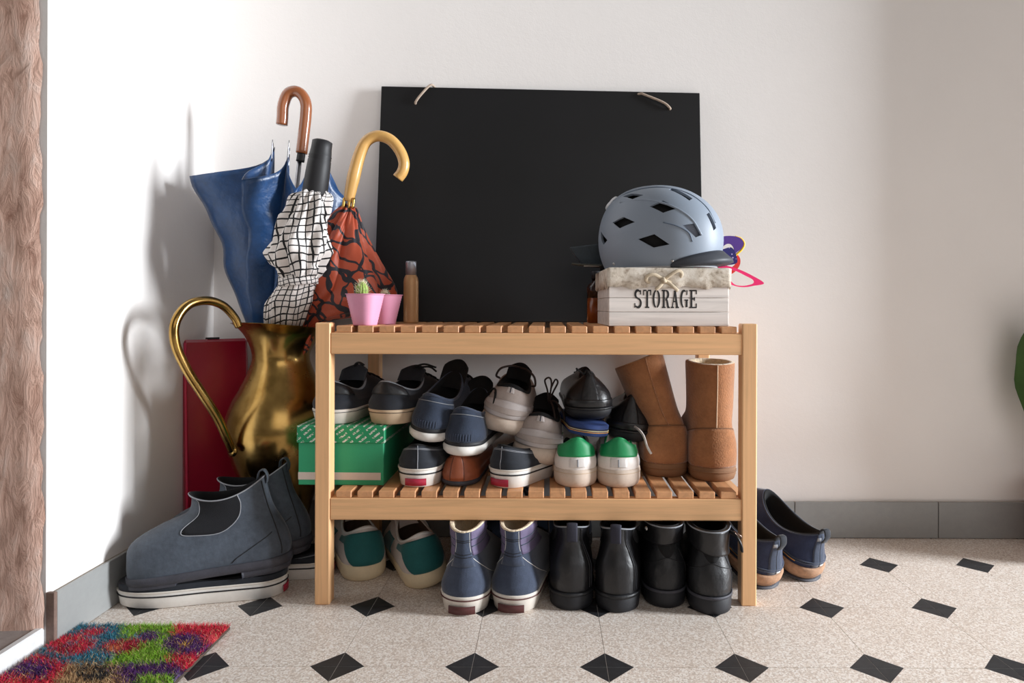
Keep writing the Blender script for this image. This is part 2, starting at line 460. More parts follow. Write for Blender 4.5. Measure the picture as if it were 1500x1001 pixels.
# shoe materials
m_blk_canvas = M('black_canvas', (34, 38, 46), .85, var=.25, bump=.3, bscale=900, sheen=.15)
m_navy_knit = M('navy_knit', (46, 56, 74), .9, var=.25, bump=.5, bscale=700, sheen=.25)
m_blk_lining = M('dark_lining', (18, 18, 20), .95, var=.2)
m_white_rub = M('white_rubber', (222, 214, 204), .6, var=.1, scale=30, bump=.05)
m_white_clean = M('white_midsole', (236, 232, 226), .6, var=.07, scale=22, bump=.05)
m_tan_rub = M('tan_rubber', (204, 178, 148), .65, var=.12, scale=25, bump=.1)
m_stripe = M('stripe_black', (24, 24, 28), .6)
m_red = M('heel_label_red', (176, 40, 66), .5, var=.1)
m_blk_leather = M('black_leather', (22, 22, 25), .36, var=.35, scale=30, bump=.35, bscale=70, bd=.003, spec=.6)
m_blk_leather2 = M('worn_black_leather', (29, 30, 33), .45, var=.45, scale=25, bump=.5, bscale=60, bd=.004)
m_blk_rub = M('black_rubber', (30, 31, 36), .6, var=.2)
m_blk_lace = M('black_lace', (14, 14, 16), .8)
m_brn_lace = M('brown_lace', (52, 38, 34), .7)
m_grey_piping = M('grey_piping', (132, 136, 142), .8)
m_tan_leather = M('tan_leather', (160, 88, 58), .42, var=.22, scale=26, bump=.15, bscale=250)
m_grey_mesh = M('grey_knit', (176, 164, 158), .85, var=.12, bump=.4, bscale=800)
m_grey_band = M('grey_overlay', (196, 188, 186), .5, var=.08)
m_off_sole = M('offwhite_sole', (214, 196, 180), .65, var=.15, scale=18)
m_wht_leather = M('white_leather', (236, 228, 222), .45, var=.06, bump=.1)
m_green = M('green_tab', (22, 142, 84), .5, var=.1)
m_teal = M('teal_suede', (20, 92, 92), .8, var=.15, sheen=.2, bump=.3)
m_cream = M('cream_rubber', (224, 206, 172), .65, var=.1, scale=20)
m_pale = M('pale_leather', (206, 196, 190), .6, var=.1)
m_ugg = M('tan_sheepskin', (158, 106, 68), .95, var=.28, scale=22, bump=.8, bscale=300, bd=.0015, sheen=.5)
m_ugg_sole = M('brown_foam_sole', (134, 96, 66), .8, var=.12)
m_fleece = M('cream_fleece', (226, 208, 178), 1, var=.15, bump=1, bscale=260, bd=.003, sheen=.4)
m_seam = M('light_seam', (206, 176, 146), .8)
m_suede_blue = M('blue_suede', (60, 69, 88), .9, var=.3, scale=26, bump=.4, sheen=.35)
m_purple = M('purple_padding', (104, 94, 122), .75, var=.2, bump=.2)
m_oxblood = M('oxblood_label', (88, 46, 44), .5)
m_grey_leather = M('grey_nubuck', (70, 78, 89), .66, var=.45, scale=16, bump=.4, bscale=120, bd=.0015, sheen=.2)
m_grey_sole = M('grey_boot_sole', (62, 62, 70), .6, var=.3, scale=40, bump=.3)
m_elastic = M('black_elastic', (20, 21, 26), .9, var=.15, bump=.5, bscale=900)
m_navy_felt = M('navy_felt', (44, 54, 82), .95, var=.25, bump=.4, sheen=.3)
m_cork = M('cork_sole', (176, 138, 110), .9, var=.3, scale=150, bump=.6, bscale=400)
m_yellow = M('yellow_thread', (222, 158, 62), .7)
m_stitch = M('pale_stitch', (150, 152, 158), .8)
m_white_thr = M('white_thread', (220, 218, 214), .8)

def build_low(t, S, up, sole_m, lin_m, zf, **kw):
    S.upper('upper', up, t); S.lining(lin_m, t, zf)
    return S.sole('sole', sole_m, t, **kw)

# --- black skate shoes with a red heel label (two on the shelf)
def vans(label, loc, yaw, pitch=0, roll=0, side=1, group=None, crush=False):
    t = place('skate_shoe', label, 'shoe', loc, yaw, pitch, roll, group)
    if crush: R = low(L=.285, hs=.031, ht=.028, top=.054, side=.042, throat=.042, toe=.039, cl=.17, cw=.066)
    else: R = low(hs=.032, ht=.029, top=.077, side=.064, throat=.088, toe=.05, cw=.056)
    S = Shoe(R, side, blunt=2.4, hw=.77)
    build_low(t, S, m_blk_canvas, m_white_clean, m_blk_lining, .036, spring=.004,
              prof=((-.006, 0), (-.002, .06), (.0015, .9), (.002, .96), (.0005, 1.0)))
    S.band('foxing_stripe', m_stripe, t, 0, 2*PI, .70, .765, off=.0024, spring=.004, closed=True, n=90)
    S.band('foxing_lip', m_white_rub, t, 0, 2*PI, .93, 1.03, off=.0028, spring=.004, closed=True, n=90)
    S.band('heel_label', m_red, t, -.27, .27, .13, .5, off=.0024, spring=.004, n=14)
    S.line('heel_seam', m_stitch, t, [(0.06, .2), (0.06, 2), (0.06, 3.9)], r=.0007)
    for dv in (0, .18):
        S.line('stitching', m_stitch, t, [(a, 3.05+dv-.6*(abs(a)/1.2)**2) for a in np.linspace(-1.2, 1.2, 9)], r=.0005)
    S.collar('collar_binding', m_blk_lining, t, .002)
    if not crush:
        S.tongue(m_blk_canvas, t, .128, .05, .07, .1, .02); S.laces(m_blk_lace, t, (2.6, 2.95, 3.3, 3.6), .42)
    return t
vans('black skate shoe with red heel label under navy knit sneaker, beside green shoebox', at_shelf(609, 716, SHELF), -3)
vans('black skate shoe with red heel label under grey runner, toe turned aside', at_shelf(731, 716, SHELF), -32, side=-1)

# --- tan leather loafer
t = place('loafer', 'tan brown leather loafer wedged between two black skate shoes', 'shoe', at_shelf(670, 714, SHELF), -4)
S = Shoe(low(L=.27, W=.094, hs=.008, ht=.007, top=.0545, side=.042, throat=.05, toe=.038, cl=.14, cw=.05), 1, 2.0, hw=.74)
build_low(t, S, m_tan_leather, m_grey_sole, m_blk_lining, .014, spring=.004)
S.patch('heel_strip', m_tan_leather, t, -.2, .2, .35, 4, off=.0016, nT=8)
for a in (-.2, .2): S.line('seam', m_stripe, t, [(a, .3), (a, 2), (a, 3.9)], r=.0006, off=.0012)
S.collar('collar_binding', m_tan_leather, t, .0018)

# --- navy knit sneakers with white soles
def knit(label, loc, yaw, pitch, roll, side):
    t = place('knit_sneaker', label, 'shoe', loc, yaw, pitch, roll)
    R = low(L=.27, W=.098, hs=.025, ht=.021, top=.088, side=.072, throat=.105, toe=.055, cl=.15, cw=.06, hl=.007)
    S = Shoe(R, side, 2.1, hw=.74)
    S.upper('upper', m_navy_knit, t); S.lining(m_blk_lining, t, .035)
    S.sole('sole', m_white_clean, t, prof=((-.008, 0), (-.001, .08), (.004, .3), (.005, .62), (.002, .82)), spring=.01, ztop=0)
    S.sole('dark_midsole', m_blk_rub, t, prof=((.0005, .7), (.003, .82), (.0028, 1.0), (.0005, 1.12)), spring=.01, ztop=0)
    S.patch('heel_counter', m_navy_knit, t, -1.0, 1.0, .1, lambda q: 3.0-.35*q*q, off=.0014)
    S.line('piping', m_grey_piping, t, [(a, 3.0-.35*a*a) for a in np.linspace(-1.0, 1.0, 9)], r=.0009, off=.0012)
    for i in range(10):
        a = -.32+i*.07; S.line('knit_rib', m_suede_blue, t, [(a, .45), (a, .85), (a, 1.2)], r=.0006, off=.0017)
    S.collar('collar_binding', m_suede_blue, t, .0028)
    S.tongue(m_blk_lining, t, .13, .052, .075, .128, .03)
    S.laces(m_blk_lace, t, (2.4, 2.75, 3.1, 3.45, 3.75), .45)
    return t, S
t, S = knit('navy knit sneaker with white sole, tilted on top of black skate shoe', (-.232, 1.243, .283), -11, 6, 9, -1)
t, S = knit('navy knit sneaker with white sole and lace loop, resting on tan loafer', (-.163, 1.232, .2585), -8, 2, 3, 1)
for a, b in ((.0, .0), (.012, -.006)):
    tubeo('lace_loop', [(.02, .13+a, .098), (.03, .1, .108+b), (.044, .075, .118+b), (.05, .06, .112+b), (.047, .055, .085), (.04, .062, .07)], .0022, m_blk_lace, t)

# --- grey knit runners with dark laces
def runner(label, loc, yaw, pitch, roll, side):
    t = place('running_shoe', label, 'shoe', loc, yaw, pitch, roll)
    R = low(L=.275, W=.1, hs=.034, ht=.026, top=.098, side=.078, throat=.1, toe=.055, cl=.15, cw=.06, hl=.002)
    S = Shoe(R, side, 2.1, hw=.86)
    S.upper('upper', m_grey_mesh, t); S.lining(m_blk_lining, t, .042)
    S.sole('sole', m_off_sole, t, prof=((-.012, 0), (-.003, .1), (.003, .4), (.004, .7), (.001, 1.0)), spring=.012, ztop=.002, lift=.005)
    S.patch('heel_overlay', m_grey_band, t, -1.25, 1.25, lambda q: .25+.25*q*q*.4, lambda q: 2.15-.55*q*q, off=.0022)
    S.patch('heel_band', m_grey_mesh, t, -1.0, 1.0, lambda q: .9+.2*q*q, lambda q: 1.5-.1*q*q, off=.0036)
    S.patch('pull_tab', m_grey_band, t, -.13, .13, 2.9, 3.85, off=.002, nT=8)
    S.line('tab_line', m_grey_sole, t, [(0, 2.95), (0, 3.4), (0, 3.8)], r=.0013, off=.002)
    S.collar('collar_binding', m_blk_lining, t, .0042)
    S.tongue(m_blk_lining, t, .125, .05, .085, .118, .015)
    S.laces(m_brn_lace, t, (2.5, 2.85, 3.2, 3.55), .45)
    return t, S
t, S = runner('pale grey runner with dark laces, tilted on top of black skate shoe', (-.092, 1.272, .289), -3, 6, 14, 1)
for sx in (-1, 1):
    tubeo('lace_loop', [(.0, .12, .112), (sx*.016, .09, .118), (sx*.034, .07, .112), (sx*.04, .075, .095), (sx*.034, .09, .088)], .0022, m_brn_lace, t)
t, S = runner('taupe shaded grey runner with upright lace bow, leaning beside white shoe with green heel', (-.028, 1.262, .2345), -4, 2, 9, -1)
tubeo('lace_loop', [(.005, .10, .108), (.0, .095, .13), (-.008, .09, .15), (.0, .09, .157), (.006, .092, .145), (.006, .1, .11)], .0018, m_brn_lace, t)
tubeo('lace_loop', [(.006, .10, .108), (.012, .095, .13), (.018, .09, .15), (.012, .09, .155), (.006, .095, .135)], .0018, m_brn_lace, t)
tubeo('lace_loop', [(.006, .1, .108), (.02, .085, .112), (.038, .07, .098), (.044, .065, .082)], .0022, m_brn_lace, t)
tubeo('lace_end', [(.008, .1, .11), (.02, .06, .1), (.036, .03, .05), (.042, .02, .01), (.038, .01, -.018)], .002, m_brn_lace, t)

# --- white tennis shoes with green heel tab
def tennis(label, loc, yaw, side, lace=False):
    t = place('tennis_shoe', label, 'shoe', loc, yaw)
    R = low(L=.285, W=.102, hs=.032, ht=.026, top=.09, side=.066, throat=.09, toe=.052, cl=.15, cw=.05)
    S = Shoe(R, side, 2.2, hw=.76)
    build_low(t, S, m_wht_leather, m_off_sole, m_white_rub, .036, spring=.006)
    S.band('sole_seam', m_tan_rub, t, 0, 2*PI, .78, .81, off=.0026, closed=True, n=80)
    S.patch('heel_tab', m_green, t, -1.25, 1.25, lambda q: 1.75+1.15*np.clip((np.abs(q)-.55)/.35, 0, 1), lambda q: 4.0-.6*np.clip((np.abs(q)-.75)/.5, 0, 1), off=.0014, nT=40)
    S.patch('heel_logo_panel', M('logo_panel', (222, 216, 212), .5, var=.06), t, -.22, .22, .5, 1.6, off=.001, nT=8)
    S.line('heel_logo_line', m_grey_piping, t, [(.0, .6), (0, 1.1), (0, 1.5)], r=.0011, off=.001)
    for a in (-.8, .8): S.line('panel_seam', m_grey_piping, t, [(a, .2), (a*1.1, 1), (a*1.3, 1.8)], r=.0005)
    S.collar('collar_binding', m_green, t, .0024)
    S.tongue(m_wht_leather, t, .13, .05, .075, .102, .02); S.laces(m_wht_leather, t, (2.5, 2.85, 3.2, 3.55), .42)
    if lace: tubeo('lace_end', [(.01, .14, .1), (.032, .09, .098), (.046, .05, .09), (.053, .03, .072), (.06, .022, .06)], .0022, m_wht_leather, t)
    return t
tennis('white tennis shoe with green heel tab under the blue flip-flop', at_shelf(847, 716, SHELF), 3, 1)
tennis('white tennis shoe with green heel tab and loose white lace, below black dress shoe', at_shelf(907, 716, SHELF), -5, -1, True)

# --- blue flip-flop lying across the tennis shoes
t = place('flip_flop', 'navy blue flip-flop with yellow edge stripe lying on tennis shoe', 'flip-flop', (.079, 1.236, .2955), 5, -1.5, 6)
S = Shoe([(0, .255, .095, .022, .021, .019, 0), (0, .255, .095, .03, .03, .03, 0)], 1, 2.1, hw=.8)
m_ff = M('blue_foam', (42, 66, 122), .75, var=.12)
S.sole('sole', m_ff, t, prof=((-.003, 0), (0, .08), (0, .92), (-.003, 1.0)), spring=.0, ztop=0)
for f0, f1, mm in ((.30, .36, m_yellow), (.43, .5, M('pale_yellow', (216, 200, 140), .7)), (.56, .62, m_stripe)):
    S.band('edge_stripe', mm, t, 0, 2*PI, f0, f1, off=.0006, spring=0, ztop=0, closed=True, n=80)
for sx in (-1, 1): tubeo('strap', [(sx*.036, .1, .022), (sx*.03, .14, .045), (sx*.012, .175, .04), (0, .19, .022)], .005, m_blk_rub, t, flat=.5)

# --- black dress shoes
def dress(label, loc, yaw, pitch, roll, side, loop):
    t = place('dress_shoe', label, 'shoe', loc, yaw, pitch, roll)
    R = low(L=.285, W=.1, hs=.022, ht=.012, top=.086, side=.064, throat=.082, toe=.045, cl=.13, cw=.036, hl=.006)
    R[2] = (.005, .26, .09, .052, .048, .046, 0); R[3] = (.014, .2, .054, .075, .062, .068, .3); R[4] = (.02, .13, .032, .09, .066, .084, 1)
    S = Shoe(R, side, 2.0, hw=.9)
    S.upper('upper', m_blk_leather, t); S.lining(m_blk_lining, t, .03)
    S.sole('sole', m_blk_rub, t, prof=((-.01, 0), (-.003, .2), (.001, .5), (.002, .9), (0, 1.0)), spring=.006)
    S.band('welt', m_blk_leather2, t, 0, 2*PI, .8, .98, off=.0036, closed=True, n=80, spring=.006)
    S.patch('heel_strip', m_blk_leather2, t, -.22, .22, .8, 4, off=.0012, nT=8)
    S.patch('heel_counter', m_blk_leather, t, -1.3, 1.3, .2, lambda q: 1.15+.1*np.cos(q*2), off=.0016)
    S.collar('collar_binding', m_blk_leather2, t, .002); S.laces(m_blk_lace, t, (2.7, 3.05, 3.4, 3.7), .4, r=.0015)
    for q in loop: tubeo('lace_loop', q, .0019, m_blk_lace, t)
    return t
dress('black leather dress shoe on top of the flip-flop, lace tip sticking up', (.079, 1.262, .321), 1, 2, 0, 1,
      [[(-.006, .03, .083), (-.016, .01, .09), (-.026, 0, .098)], [(-.012, .02, .084), (-.006, .008, .094), (.0, .01, .084)]])
dress('black leather dress shoe leaning against the slouched tan boot', (.156, 1.312, .270), -6, 2, 6, -1,
      [[(.006, .06, .086), (.012, .045, .1), (.018, .05, .088)], [(.012, .07, .08), (.034, .06, .07), (.048, .055, .05), (.056, .06, .03)]])

# --- sheepskin boots
def ugg(label, loc, yaw, lean, side):
    t = place('sheepskin_boot', label, 'boot', loc, yaw)
    d = lambda z: lean*max(0, z-.085)
    R = [(0, .24, .1, .026, .025, .024, 0), (-.002, .242, .103, .045, .045, .045, 0), (0, .22, .1, .072, .07, .075, .05),
         (.004, .17, .092, .096, .1, .105, .4), (.002, .135, .088, .13, .13, .13, 1, d(.13), -lean*.3), (-.002, .13, .09, .175, .175, .175, 1, d(.175), -lean*.7),
         (-.003, .13, .093, .214-lean*.022, .216, .216+lean*.02, 1, d(.215), -lean*.95), (-.003, .13, .092, .222-lean*.03, .224, .224+lean*.03, 1, d(.222), -lean)]
    S = Shoe(R, side, 2.3, hw=.84)
    S.upper('upper', m_ugg, t, m=8); S.lining(m_fleece, t, .15 if lean == 0 else .192, wall=.011, name='fleece_lining')
    S.sole('sole', m_ugg_sole, t, prof=((-.006, 0), (-.001, .1), (.002, .4), (.002, .9), (0, 1.0)), spring=.004)
    S.band('sole_groove', m_ugg_sole, t, 0, 2*PI, .6, .72, off=.0032, closed=True, n=80, spring=.004)
    S.patch('heel_counter', m_ugg, t, -1.35, 1.35, .1, lambda q: 3.15-.75*(np.abs(q)/1.35)**2.2, off=.0022, nT=36, nV=16)
    S.line('heel_seam', m_seam if lean == 0 else m_ugg, t, [(0, 3.2), (0, 4.5), (0, 5.5), (0, 6.9)], r=.0012, off=.0006)
    S.line('counter_stitch', m_ugg_sole, t, [(a, 3.2-.75*(abs(a)/1.35)**2.2) for a in np.linspace(-1.35, 1.35, 13)], r=.001, off=.0008)
    return t
ugg('tan sheepskin boot slouching aside, shaft leaning away from the upright one', (.236, 1.300, SHELF), 4, -.36, -1)
ugg('upright tan sheepskin boot with pale seam and fleece lining beside bench leg', (.319, 1.268, SHELF), -1, 0, 1)

# --- black sneakers with grey piping on the shoebox
def skate2(label, loc, yaw, side, solem, loop):
    t = place('suede_sneaker', label, 'shoe', loc, yaw)
    R = low(L=.265, W=.1, hs=.026, ht=.022, top=.08, side=.058, throat=.086, toe=.05, cl=.15, cw=.064, hl=.004)
    S = Shoe(R, side, 2.4, hw=.84)
    build_low(t, S, m_blk_canvas, solem, m_blk_lining, .03, spring=.004, prof=((-.007, 0), (-.004, .08), (.001, .85), (.002, .95), (.0005, 1.0)))
    S.band('sole_line', m_stripe, t, 0, 2*PI, .79, .81, off=.0024, closed=True, n=80, spring=.004)
    S.patch('heel_patch', m_blk_leather2, t, -.75, .75, 2.2, lambda q: 3.95-.5*q*q, off=.0014)
    S.collar('collar_piping', m_grey_piping, t, .0023)
    S.tongue(m_blk_canvas, t, .125, .054, .07, .1, .02); S.laces(m_blk_lace, t, (2.5, 2.85, 3.2, 3.55), .45)
    for q in loop: tubeo('lace_loop', q, .0042, m_blk_lace, t, flat=.45)
    return t
ZB = SHELF+.1105
skate2('black suede sneaker with grey piping on green shoebox, beside bench leg', (-.409, 1.246, ZB), -6, -1, m_white_rub, [[(0, .13, .098), (.02, .1, .108), (.034, .09, .104)]])
skate2('black suede sneaker with tan sole and grey piping on green shoebox, nearer the knit sneaker', (-.309, 1.246, ZB), -15, 1, m_tan_rub, [[(0, .13, .096), (.03, .12, .104), (.055, .12, .098)], [(0, .13, .094), (.035, .13, .098), (.05, .135, .088)]])

# --- green shoebox
def lidmat():
    k = NT('printed_lid'); v = k.coord('Object', rot=(0, math.radians(38), 0))
    wv = k.n('ShaderNodeTexWave'); wv.bands_direction = 'Z'; wv.inputs['Scale'].default_value = 34; wv.inputs['Distortion'].default_value = 0
    k.l(v, wv.inputs['Vector'])
    nz = k.noise(k.coord('Object', rot=(0, math.radians(38), 0), scale=(260, 260, 700)), 1, 2)
    w2 = k.n('ShaderNodeTexWave'); w2.bands_direction = 'X'; w2.inputs['Scale'].default_value = 13; w2.inputs['Distortion'].default_value = 0
    k.l(v, w2.inputs['Vector'])
    f = k.math('MULTIPLY', k.math('MULTIPLY', k.math('GREATER_THAN', wv.outputs[1], .68), k.math('GREATER_THAN', nz, .47)), k.math('GREATER_THAN', w2.outputs[1], .22))
    mx = k.n('ShaderNodeMix', data_type='RGBA'); k.l(f, mx.inputs[0])
    mx.inputs[6].default_value = lin((28, 140, 92)); mx.inputs[7].default_value = lin((210, 210, 200))
    k.l(mx.outputs[2], k.b.inputs['Base Color']); k.b.inputs['Roughness'].default_value = .5; return k.m
m_boxg = M('green_card', (44, 152, 106), .55, var=.05)
t = thing('shoebox', 'green cardboard shoebox with patterned lid and pale stripe', 'box', (-.382, 1.242, SHELF), (0, 0, math.radians(-1)))
boxo('body', -.079, .079, 0, .27, 0, .085, m_boxg, t, b=.001)
boxo('lid', -.0815, .0815, -.0025, .2725, .078, .11, lidmat(), t, b=.0012)
boxo('label_stripe', -.0792, .074, -.0006, .01, .01, .0235, M('pale_print', (206, 190, 178), .6, var=.05), t, b=0)

# --- retro teal sneakers (floor row)
def retro(label, loc, yaw, roll, side):
    t = place('retro_sneaker', label, 'shoe', loc, yaw, 0, roll)
    R = low(L=.285, W=.105, hs=.03, ht=.026, top=.102, side=.076, throat=.1, toe=.055, cl=.16, cw=.062, hl=.004)
    S = Shoe(R, side, 2.2, hw=.8)
    build_low(t, S, m_pale, m_cream, M('brown_lining', (84, 66, 52), .9), .036, spring=.006)
    S.patch('heel_counter', m_teal, t, -1.2, 1.2, lambda q: .1+2.2*np.clip((np.abs(q)-.38)/.34, 0, 1), lambda q: 3.3-.35*np.clip((np.abs(q)-.6)/.4, 0, 1), off=.0014, nT=44, nV=14)
    S.patch('side_stripe', m_teal, t, PI*.5, PI*.66, .4, 3.0, off=.0013); S.patch('side_stripe', m_teal, t, -PI*.66, -PI*.5, .4, 3.0, off=.0013)
    S.collar('collar_binding', m_white_thr, t, .003)
    S.tongue(m_pale, t, .14, .052, .08, .122, .025); S.laces(m_pale, t, (2.5, 2.85, 3.2, 3.55), .42)
    return t
retro('pale retro sneaker with teal heel standing flat next to bench leg', at_shelf(540, 853, 0), 27, 0, 1)
retro('pale retro sneaker with teal heel tipped on its edge beside the high-tops', (-.218, 1.268, .004), 24, -10, -1)

# --- blue suede high-tops
def hightop(label, loc, yaw, side):
    t = place('high_top_sneaker', label, 'shoe', loc, yaw)
    R = [(0, .285, .104, .031, .03, .028, 0), (-.001, .284, .106, .045, .044, .043, 0), (.006, .265, .09, .066, .06, .055, 0), (.012, .205, .07, .09, .085, .085, .4),
         (.012, .14, .058, .115, .115, .115, .9), (.010, .125, .06, .132, .134, .136, 1), (.008, .122, .061, .142, .15, .15, 1)]
    S = Shoe(R, side, 2.4, hw=.82)
    S.upper('upper', m_suede_blue, t); S.lining(m_fleece, t, .06, wall=.006)
    S.sole('sole', m_white_rub, t, prof=((-.007, 0), (-.004, .06), (.0015, .9), (.002, .96), (.0005, 1.0)), spring=.004)
    S.band('foxing_stripe', m_oxblood, t, 0, 2*PI, .78, .83, off=.0026, closed=True, n=90, spring=.004)
    S.band('heel_label', m_oxblood, t, -.3, .3, .1, .5, off=.0026, n=14, spring=.004)
    for sgn in (-1, 1):
        S.patch('padded_ankle', m_purple, t, min(sgn*.42, sgn*1.9), max(sgn*.42, sgn*1.9), 3.35, 5.9, off=.0022, nV=14)
        for v in (4.0, 4.7): S.line('quilt_seam', m_suede_blue, t, [(sgn*.45, v), (sgn*1.1, v+.03), (sgn*1.85, v+.05)], r=.0012, off=.002)
    S.patch('heel_strip', m_suede_blue, t, -.4, .4, 2.6, 6.0, off=.0022, nT=12)
    for a in (-.36, .36): S.line('stitching', m_white_thr, t, [(a, 3.6), (a, 4.6), (a, 5.9)], r=.0005, off=.0022)
    for v in (3.3, 3.5, 4.5, 4.7): S.line('stitching', m_stripe, t, [(-.38, v), (0, v-.05), (.38, v)], r=.0006, off=.0024)
    for a in (-1, 1): S.line('counter_stitch', m_white_thr, t, [(a*.4, 3.2), (a*.8, 2.2), (a*1.15, 1.2), (a*1.35, .3)], r=.0006)
    S.collar('collar_binding', m_fleece, t, .002); S.laces(m_blk_lace, t, (2.6, 3, 3.4, 3.8), .42)
    return t
hightop('blue suede high-top with purple ankle padding next to the teal sneaker', at_shelf(677, 904, 0), -4, 1)
hightop('blue suede high-top with purple ankle padding beside black pull-tab boots', at_shelf(749, 901, 0), -10, -1)

# --- dark blue sneaker hidden behind
t = place('canvas_sneaker', 'dark blue sneaker with pale piping and loose lace behind the high-top', 'shoe', (.098, 1.503, 0), 90, 0, 0)
S = Shoe(low(top=.1, side=.085, throat=.108, cw=.064), 1, 2.2, hw=.8)
build_low(t, S, m_navy_knit, m_blk_rub, m_blk_lining, .036, spring=.006); S.collar('collar_piping', m_white_thr, t, .0018)
S.tongue(m_suede_blue, t, .13, .06, .08, .13, .02); S.laces(m_blk_lace, t, (2.6, 2.95, 3.3, 3.6), .42)
tubeo('lace_end', [(-.01, .12, .12), (-.04, .1, .1), (-.058, .095, .05), (-.064, .09, .01), (-.08, .085, .003)], .0016, m_brn_lace, t)

# --- black pull-tab boots
def chelsea(label, loc, yaw, side, R=None):
    t = place('ankle_boot', label, 'boot', loc, yaw)
    R = [(0, .29, .094, .03, .026, .018, 0), (-.002, .288, .096, .05, .045, .036, 0), (.0, .265, .094, .076, .068, .055, 0), (.006, .2, .078, .1, .094, .088, .4),
         (.008, .145, .064, .12, .12, .115, .9), (.004, .132, .066, .147, .135, .147, 1)]
    S = Shoe(R, side, 2.1, hw=.82)
    S.upper('upper', m_blk_leather, t); S.lining(m_blk_lining, t, .06)
    S.sole('sole', m_blk_rub, t, prof=((-.004, 0), (0, .06), (.001, .3), (.0015, .92), (0, 1.0)), spring=.008)
    S.band('welt', m_blk_leather2, t, 0, 2*PI, .8, .99, off=.0032, closed=True, n=80)
    for sg in (-1, 1):
        S.patch('elastic_panel', m_elastic, t, min(sg*1.0, sg*1.95), max(sg*1.0, sg*1.95), lambda q: 3.1+1.6*np.clip(np.abs(np.abs(q)-1.47)/.48, 0, 1)**3, 5.0, off=.0008, nT=20)
    S.line('heel_seam', m_stripe, t, [(.5, .3), (.5, 2), (.5, 3.5), (.5, 4.9)], r=.0011, off=.0005)
    S.line('heel_stitch', m_grey_sole, t, [(.58, .3), (.58, 2), (.58, 3.5), (.58, 4.9)], r=.0005, off=.0005)
    S.collar('collar_binding', m_grey_piping, t, .0013)
    V, Fc = tube(spline([(0, -.0005, .122), (0, -.002, .14), (0, .0, .1515), (0, .007, .152), (0, .011, .14), (0, .012, .125)], 5), .0095, 8, False, flat=.14, up=(0, -1, .01))
    obj('pull_tab', V, Fc, M('tab_webbing', (46, 46, 58), .9, var=.1, bump=.4, bscale=900), t)
    return t
chelsea('black leather pull-tab ankle boot standing beside the blue high-top', at_shelf(839, 896, 0), -1, 1)
chelsea('black leather pull-tab ankle boot beside the scuffed fold-down boots', at_shelf(903, 899, 0), -10, -1)

# --- scuffed boots with folded cuffs
def foldboot(label, loc, yaw, side, flap):
    t = place('fold_down_boot', label, 'boot', loc, yaw)
    R = [(0, .285, .088, .03, .026, .018, 0), (-.003, .283, .09, .048, .045, .036, 0), (-.001, .262, .087, .07, .066, .055, 0), (.006, .2, .077, .09, .09, .088, .4),
         (.008, .15, .067, .108, .108, .112, .8), (.002, .14, .066, .13, .128, .132, 1), (.0, .138, .067, .146, .143, .147, 1)]
    S = Shoe(R, side, 2.1, hw=.84)
    S.upper('upper', m_blk_leather2, t); S.lining(m_blk_lining, t, .06)
    S.sole('sole', m_blk_rub, t, prof=((-.004, 0), (0, .06), (.001, .3), (.0015, .92), (0, 1.0)), spring=.008)
    S.band('welt', m_grey_sole, t, 0, 2*PI, .86, 1.02, off=.003, closed=True, n=80)
    lo = (lambda q: 3.9-.55*np.sin(q+.4)) if flap else (lambda q: 4.25+.3*np.sin(q))
    S.patch('folded_cuff', m_blk_leather, t, -2.4, 2.4, lo, 6.0, off=.0055, nT=48, nV=12)
    S.line('cuff_piping', m_grey_piping, t, [(a, 5.99) for a in np.linspace(-2.4, 2.4, 15)], r=.0012, off=.005)
    S.line('counter_stitch', m_stripe, t, [(a, 2.9-1.1*abs(a)) for a in np.linspace(-1.2, 1.2, 9)], r=.0009)
    S.line('side_seam', m_stripe, t, [(.75, .3), (.7, 1.5), (.6, 2.8), (.55, 3.6)], r=.0009)
    if flap:
        V, Fc = tube(spline([(.034, .03, .137), (.043, .022, .132), (.05, .018, .12), (.052, .02, .108)], 5), [.008]*16, 8, False, flat=.3, up=(1, 0, .4)); obj('strap_end', V, Fc, m_blk_leather, t)
        tubeo('buckle', [(.04, .02, .14), (.05, .016, .134), (.052, .03, .126), (.042, .034, .134)], .0012, M('gunmetal', (150, 130, 120), .35, 1), t, closed=True)
    else:
        V, Fc = lathe([(.001, 0), (.004, .0005), (.004, .002), (.001, .003)], 12); o = obj('snap_button', V, Fc, M('steel', (190, 188, 186), .3, 1), t, loc=(-.036, .018, .137)); o.rotation_euler = (PI/2, 0, -1)
    return t
foldboot('scuffed black boot with folded cuff and snap beside the pull-tab boots', at_shelf(980, 892, 0), 0, 1, False)
foldboot('scuffed black boot with unbuckled flared cuff next to bench leg', at_shelf(1046, 902, 0), -5, -1, True)

